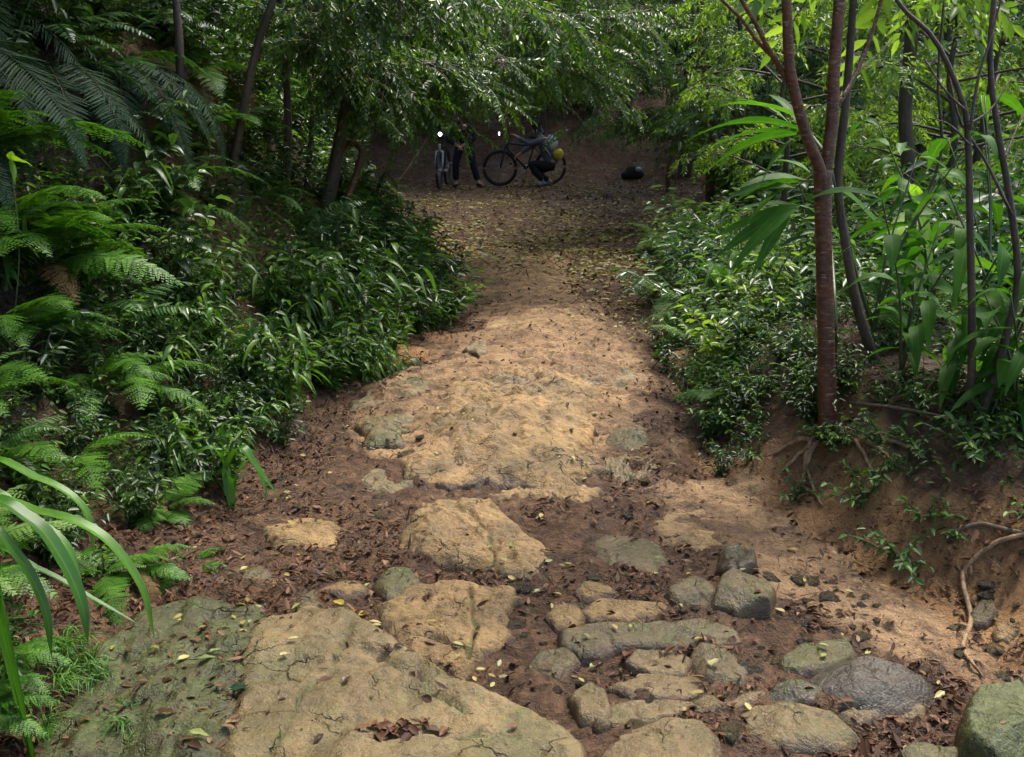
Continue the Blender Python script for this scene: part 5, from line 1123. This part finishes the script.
# ------------------------------------------------------------------ bicycles
M['blackp'] = plain('black_paint', (.02, .02, .022), .35); M['rubber'] = plain('tyre_rubber', (.018, .018, .018), .8); M['silver'] = plain('silver_metal', (.55, .56, .58), .35, .6)
M['lamp'] = plain('lit_lamp', (.8, .9, 1), .3, 0, (.75, .88, 1.0), 6); M['saddle'] = plain('saddle', (.03, .03, .03), .5)
def wheel(parent, loc, rz, steer=None):
    w = bpy.data.objects.new('wheel', None); col.objects.link(w); w.parent = parent; w.location = loc; w.rotation_euler = (0, 0, rz)
    th = np.linspace(0, 2 * math.pi, 40, endpoint=False); c = np.stack([np.cos(th), 0 * th, np.sin(th)], -1)
    mb = MB(); tube(c * .315, .025, 8, 0, mb, closed=True); mb.build('tyre', M['rubber'], w)
    mb = MB(); tube(c * .285, .011, 6, 0, mb, closed=True); mb.build('rim', M['blackp'], w)
    mb = MB(); tube([[0, -.05, 0], [0, .05, 0]], .022, 8, 0, mb)
    for i in range(24):
        a = 6.283 * i / 24; s = .03 if i % 2 else -.03; tube([[0, s, 0], [math.cos(a) * .28, 0, math.sin(a) * .28]], .0015, 3, 0, mb, cap=False)
    mb.build('spokes', M['silver'], w)
def bike(loc, rz, steer, forkmat, label, lamp=True):
    e = empty('bicycle', loc, rz); tag(e, label, 'bicycle', 'mountain bikes in the clearing')
    # local x forward
    hx, hz = .42, .78; st = Matrix.Rotation(steer, 3, 'Z')
    def S(p): q = Vector((p[0] - hx, p[1], p[2])); q = st @ q; return (q.x + hx, q.y, q.z)
    wheel(e, (-.52, 0, .34), 0); wheel(e, S((.53, 0, .34)), steer)
    mb = MB()
    for a, b, r_ in [((hx - .02, 0, .72), (-.02, 0, .30), .022), ((hx - .04, 0, .80), (-.16, 0, .74), .018), ((-.02, 0, .30), (-.20, 0, .86), .016), ((hx - .03, 0, .70), (hx - .05, 0, .86), .022)]: tube([a, b], r_, 8, 0, mb)
    for s in (-1, 1): tube([(-.02, s * .03, .30), (-.52, s * .06, .34)], .010, 6, 0, mb); tube([(-.16, s * .02, .74), (-.52, s * .06, .34)], .009, 6, 0, mb)
    mb.build('frame', M['blackp'], e)
    mb = MB(); tube([S((hx - .01, 0, .80)), S((hx + .02, 0, .68))], .02, 8, 0, mb); tube([S((hx + .02, -.06, .67)), S((hx + .02, .06, .67))], .02, 8, 0, mb)
    for s in (-1, 1): tube([S((hx + .02, s * .06, .68)), S((.50, s * .06, .45)), S((.53, s * .055, .34))], [.019, .019, .013], 8, 0, mb)
    mb.build('fork', forkmat, e)
    mb = MB(); tube([S((hx - .05, 0, .86)), S((hx - .03, 0, .93)), S((hx + .04, 0, .95))], .015, 8, 0, mb); tube([S((hx + .0, -.30, .97)), S((hx + .04, -.1, .95)), S((hx + .04, .1, .95)), S((hx + .0, .30, .97))], .012, 8, 0, mb)
    hb = mb.build('handlebar', M['blackp'], e)
    for s in (-1, 1): g = MB(); tube([S((hx + .01, s * .19, .965)), S((hx - .0, s * .31, .97))], .017, 8, 0, g); g.build('grip', M['rubber'], hb)
    mb = MB(); P0 = [(-.33, 0, .92), (-.27, 0, .93), (-.15, 0, .92), (-.05, 0, .915)]; tube(P0, [.06, .07, .03, .02], 10, 0, mb); tube([(-.20, 0, .84), (-.21, 0, .91)], .013, 6, 0, mb); mb.build('saddle', M['saddle'], e)
    mb = MB(); th = np.linspace(0, 6.283, 24, endpoint=False); tube(np.stack([np.cos(th) * .08 - .02, 0 * th - .055, np.sin(th) * .08 + .30], -1), .008, 5, 0, mb, closed=True)
    tube([(-.02, -.08, .30), (.08, -.09, .16)], .011, 6, 0, mb); tube([(-.02, .08, .30), (-.12, .09, .44)], .011, 6, 0, mb); tube([(.08, -.09, .16), (.08, -.18, .16)], .018, 6, 0, mb); tube([(-.12, .09, .44), (-.12, .18, .44)], .018, 6, 0, mb); tube([(-.02, -.08, .30), (-.02, .08, .30)], .02, 8, 0, mb)
    mb.build('crankset', M['silver'], e)
    if lamp:
        mb = MB(); tube([S((hx + .05, .03, .98)), S((hx + .12, .03, .98))], [.028, .036], 12, 0, mb); l = mb.build('headlamp', M['blackp'], e)
        mb = MB(); tube([S((hx + .121, .03, .98)), S((hx + .128, .03, .98))], [.034, .03], 12, 0, mb); mb.build('lens', M['lamp'], l)
    return e
def gat(x, y): return (x, y, float(hd(np.array([x]), np.array([y]))[0]))
bx1 = Wp(443, 160, 18.9)[0]
bike(gat(bx1, 18.9), R(-90 - 4), 0, M['silver'], 'mountain bike with silver fork and lit lamp facing down the path')
bike(gat(.27, 19.6), R(180 + 22), R(-16), M['blackp'], 'black mountain bike seen side on beside the squatting person')

# ------------------------------------------------------------------ people
M['skin'] = plain('skin', (.48, .27, .18), .55); M['navy'] = plain('dark_navy_cloth', (.008, .010, .022), .8); M['black'] = plain('black_cloth', (.010, .010, .012), .8); M['greycloth'] = plain('grey_cloth', (.12, .13, .15), .85)
M['hair'] = plain('dark_hair', (.015, .010, .008), .5); M['shoe'] = plain('shoe_grey', (.25, .25, .27), .6); M['whitebag'] = plain('white_plastic', (.75, .76, .78), .35); M['yellowbag'] = plain('yellow_plastic', (.75, .62, .03), .35)
M['redcap'] = plain('dull_red_cloth', (.16, .035, .04), .8)
def skin(name, chains, mat, parent, sub=2):
    """chains: list of [(x,y,z,r),...]; the first vertex of a later chain is joined to the nearest vertex already there."""
    V = []; E = []; Rr = []
    for ci, ch in enumerate(chains):
        prev = None
        for k, (x, y, z, r_) in enumerate(ch):
            p = Vector((x, y, z))
            if k == 0 and V:
                d = [(p - Vector(q)).length for q in V]; j = int(np.argmin(d))
                if d[j] < .03: prev = j; continue
                V.append(tuple(p)); Rr.append(r_); E.append((j, len(V) - 1)); prev = len(V) - 1; continue
            V.append(tuple(p)); Rr.append(r_)
            if prev is not None: E.append((prev, len(V) - 1))
            prev = len(V) - 1
    me = bpy.data.meshes.new(name + '_cage'); me.from_pydata(V, E, []); o = bpy.data.objects.new(name + '_cage', me); col.objects.link(o)
    md = o.modifiers.new('s', 'SKIN'); md.use_smooth_shade = True
    sv = me.skin_vertices[0].data
    for i, r_ in enumerate(Rr): sv[i].radius = (r_, r_); sv[i].use_root = (i == 0)
    o.modifiers.new('u', 'SUBSURF').levels = sub
    dg = bpy.context.evaluated_depsgraph_get(); m2 = bpy.data.meshes.new_from_object(o.evaluated_get(dg)); bpy.data.objects.remove(o)
    m2.name = name; m2.materials.clear(); m2.materials.append(mat)
    b = bpy.data.objects.new(name, m2); col.objects.link(b); b.parent = parent
    for f in m2.polygons: f.use_smooth = True
    return b
def person(loc, J, top, legs, shoe, label, rz=0, hair=None, sleeves=True):
    e = empty('person', loc, rz); tag(e, label, 'person', 'cyclists in the clearing')
    def hand(w, d):
        w = Vector(w); d = Vector(d).normalized(); s = d.cross(Vector((0, 0, 1))); s = s.normalized() if s.length > .1 else Vector((1, 0, 0)); u = s.cross(d); o_ = []
        for k in range(4):
            f = w + d * .085 + s * (k - 1.5) * .021; L = (.065, .075, .07, .055)[k]; t = w + d * .05 + s * (k - 1.5) * .016
            o_.append([(*t, .011), (*f, .010), (*(f + d * L * .5 - u * .010), .009), (*(f + d * L * .85 - u * .03), .007)])
        t = w + d * .03 + s * .03; o_.append([(*t, .011), (*(t + s * .025 + d * .03), .010), (*(t + s * .03 + d * .06), .008)])
        return o_
    H, N, Pv = J['head'], J['neck'], J['pelvis']
    ch = [[(*Pv, .115), (*J['waist'], .105), (*J['chest'], .125), (*N, .055), (*J['jaw'], .062), (*H, .085), (*J['crown'], .06)]]
    for s in ('L', 'R'):
        ch.append([(*J['chest'], .1), (*J['sh' + s], .058), (*J['el' + s], .040), (*J['wr' + s], .026)]); d = Vector(J['wr' + s]) - Vector(J['el' + s]); d.normalize(); w = Vector(J['wr' + s]); ch.append([(*w, .026), (*(w + d * .05), .030)])
        ch += hand(w, d)
        ch.append([(*Pv, .1), (*J['hip' + s], .085), (*J['kn' + s], .058), (*J['an' + s], .038), (*J['toe' + s], .036)])
    b = skin('body', ch, M['skin'], e)
    skin('trousers', [[(*Pv, .135), tuple(Vector(Pv).lerp(Vector(J['waist']), .5)) + (.125,)]] + [[(*Pv, .13), (*J['hip' + s], .10), tuple(Vector(J['hip' + s]).lerp(Vector(J['kn' + s]), .5)) + (.088,), (*J['kn' + s], .075), tuple(Vector(J['kn' + s]).lerp(Vector(J['an' + s]), .92)) + (.062,)] for s in 'LR'], legs, e)
    skin('jacket', [[(*J['waist'], .13), (*J['chest'], .148), tuple(Vector(J['chest']).lerp(Vector(N), .8)) + (.07,)], [(*J['waist'], .13), tuple(Vector(J['waist']).lerp(Vector(Pv), .6)) + (.135,)]] +
         [[(*J['chest'], .13), (*J['sh' + s], .072), (*J['el' + s], .053), tuple(Vector(J['el' + s]).lerp(Vector(J['wr' + s]), .9 if sleeves else .3)) + (.042,)] for s in 'LR'], top, e)
    f = Vector(J['face']).normalized(); Hv = Vector(H); up = (Vector(J['crown']) - Hv).normalized()
    skin('hair', [[tuple(Hv + up * .035 - f * .02) + (.094,), tuple(Hv + up * .085 - f * .01) + (.06,)], [tuple(Hv + up * .035 - f * .02) + (.09,), tuple(Hv - up * .03 - f * .045) + (.07,)]], hair or M['hair'], e)
    sd = f.cross(up).normalized()
    mb = MB()
    for q in (-1, 1):
        c = Hv + f * .082 + sd * q * .032; tube([tuple(c), tuple(c + f * .006)], .010, 8, 0, mb)
    mb.build('eyes', M['black'], e)
    mb = MB(); tube([tuple(Hv + f * .08), tuple(Hv + f * .098 - up * .03), tuple(Hv + f * .084 - up * .038)], [.009, .015, .010], 8, 0, mb)
    for q in (-1, 1): c = Hv + sd * q * .083; tube([tuple(c + up * .02), tuple(c + sd * q * .012), tuple(c - up * .03)], .012, 6, 0, mb)
    mb.build('nose_and_ears', M['skin'], e)
    mb = MB(); tube([tuple(Hv + f * .082 - up * .055 - sd * .022), tuple(Hv + f * .086 - up * .057), tuple(Hv + f * .082 - up * .055 + sd * .022)], .005, 6, 0, mb); mb.build('mouth', M['redcap'], e)
    for s in 'LR':
        a = Vector(J['an' + s]); t = Vector(J['toe' + s]); skin('shoe', [[tuple(a + (a - t).normalized() * .04 - Vector((0, 0, .03))) + (.045,), tuple(a.lerp(t, .5) - Vector((0, 0, .02))) + (.048,), tuple(t) + (.04,)]], shoe, e)
    return e
p1 = gat(Wp(462, 160, 18.95)[0], 18.95)
person(p1, {'pelvis': (.06, .16, .86), 'waist': (.04, .06, .98), 'chest': (0, -.14, 1.09), 'neck': (-.03, -.30, 1.13), 'jaw': (-.05, -.36, 1.12), 'head': (-.06, -.41, 1.16), 'crown': (-.06, -.44, 1.24), 'face': (-.2, -1, -.5),
            'shL': (.16, -.18, 1.10), 'elL': (.27, -.26, .92), 'wrL': (.06, -.34, .80), 'shR': (-.17, -.20, 1.08), 'elR': (-.26, -.36, .90), 'wrR': (-.08, -.42, .80),
            'hipL': (.15, .15, .82), 'knL': (.20, .04, .46), 'anL': (.30, .02, .09), 'toeL': (.40, -.12, .045), 'hipR': (-.03, .15, .82), 'knR': (-.12, .02, .46), 'anR': (-.12, .06, .09), 'toeR': (-.14, -.12, .045)},
       M['navy'], M['navy'], M['black'], 'person in dark clothes bending forward with legs apart beside the silver forked bike', hair=M['redcap'])
p2 = gat(Wp(545, 160, 19.3)[0], 19.3)
person(p2, {'pelvis': (.14, 0, .40), 'waist': (.10, 0, .52), 'chest': (-.04, 0, .78), 'neck': (-.12, 0, .94), 'jaw': (-.16, 0, .96), 'head': (-.18, 0, 1.03), 'crown': (-.18, 0, 1.12), 'face': (-1, -.2, -.2),
            'shL': (-.06, -.17, .86), 'elL': (-.32, -.20, .80), 'wrL': (-.52, -.14, .92), 'shR': (-.06, .17, .86), 'elR': (-.30, .18, .72), 'wrR': (-.48, .12, .60),
            'hipL': (.12, -.09, .38), 'knL': (-.30, -.14, .44), 'anL': (-.02, -.14, .09), 'toeL': (-.16, -.16, .045), 'hipR': (.12, .09, .38), 'knR': (-.24, .16, .26), 'anR': (.12, .16, .09), 'toeR': (-.02, .17, .045)},
       M['greycloth'], M['black'], M['shoe'], 'person in grey top squatting at the black bike and facing left')
# bag on the squatting person's back
e = empty('plastic_bag', (p2[0] + .10, p2[1] - .10, p2[2] + .46)); e.scale = (.85, .6, 1.05); e.rotation_euler = (0, -.12, 0); tag(e, 'white and yellow plastic bag on the back of the squatting person', 'bag')
def blob(chainpts, mat, name, parent): return skin(name, [chainpts], mat, parent)
blob([(.02, 0, .48, .06), (.08, 0, .36, .12), (.13, 0, .22, .14)], M['whitebag'], 'bag_body', e)
blob([(.17, -.01, .22, .13), (.20, -.01, .10, .135), (.17, 0, .02, .08)], M['yellowbag'], 'bag_bottom', e)
mb = MB(); tube([(.05, -.1, .42), (-.08, -.17, .44), (-.12, -.15, .30), (.02, -.12, .12)], .010, 6, 0, mb); tube([(.05, .1, .42), (-.08, .17, .44), (-.12, .15, .30), (.02, .12, .12)], .010, 6, 0, mb); mb.build('strap', M['whitebag'], e)
# dark rucksack with a pale disc lying in the clearing
g = PZ(633, 180); e = empty('rucksack', g, .3); e.scale = (.95, .7, .72); tag(e, 'dark rucksack with a pale round patch on the ground in the clearing', 'rucksack')
s = g[1] / 19.0
skin('pack', [[(0, 0, .12, .15), (-.03, 0, .24, .16), (-.01, 0, .36, .10)], [(0, 0, .12, .14), (.24, -.02, .08, .10)], [(0, 0, .12, .14), (-.28, -.02, .07, .09)]], M['black'], e)
mb = MB(); tube([(.06, -.17, .26), (.06, -.19, .26)], [.07, .065], 16, 0, mb); mb.build('disc', M['silver'], e)
mb = MB(); tube([(-.03, 0, .44), (.0, -.04, .52), (.05, 0, .44)], .012, 6, 0, mb); mb.build('handle', M['black'], e)
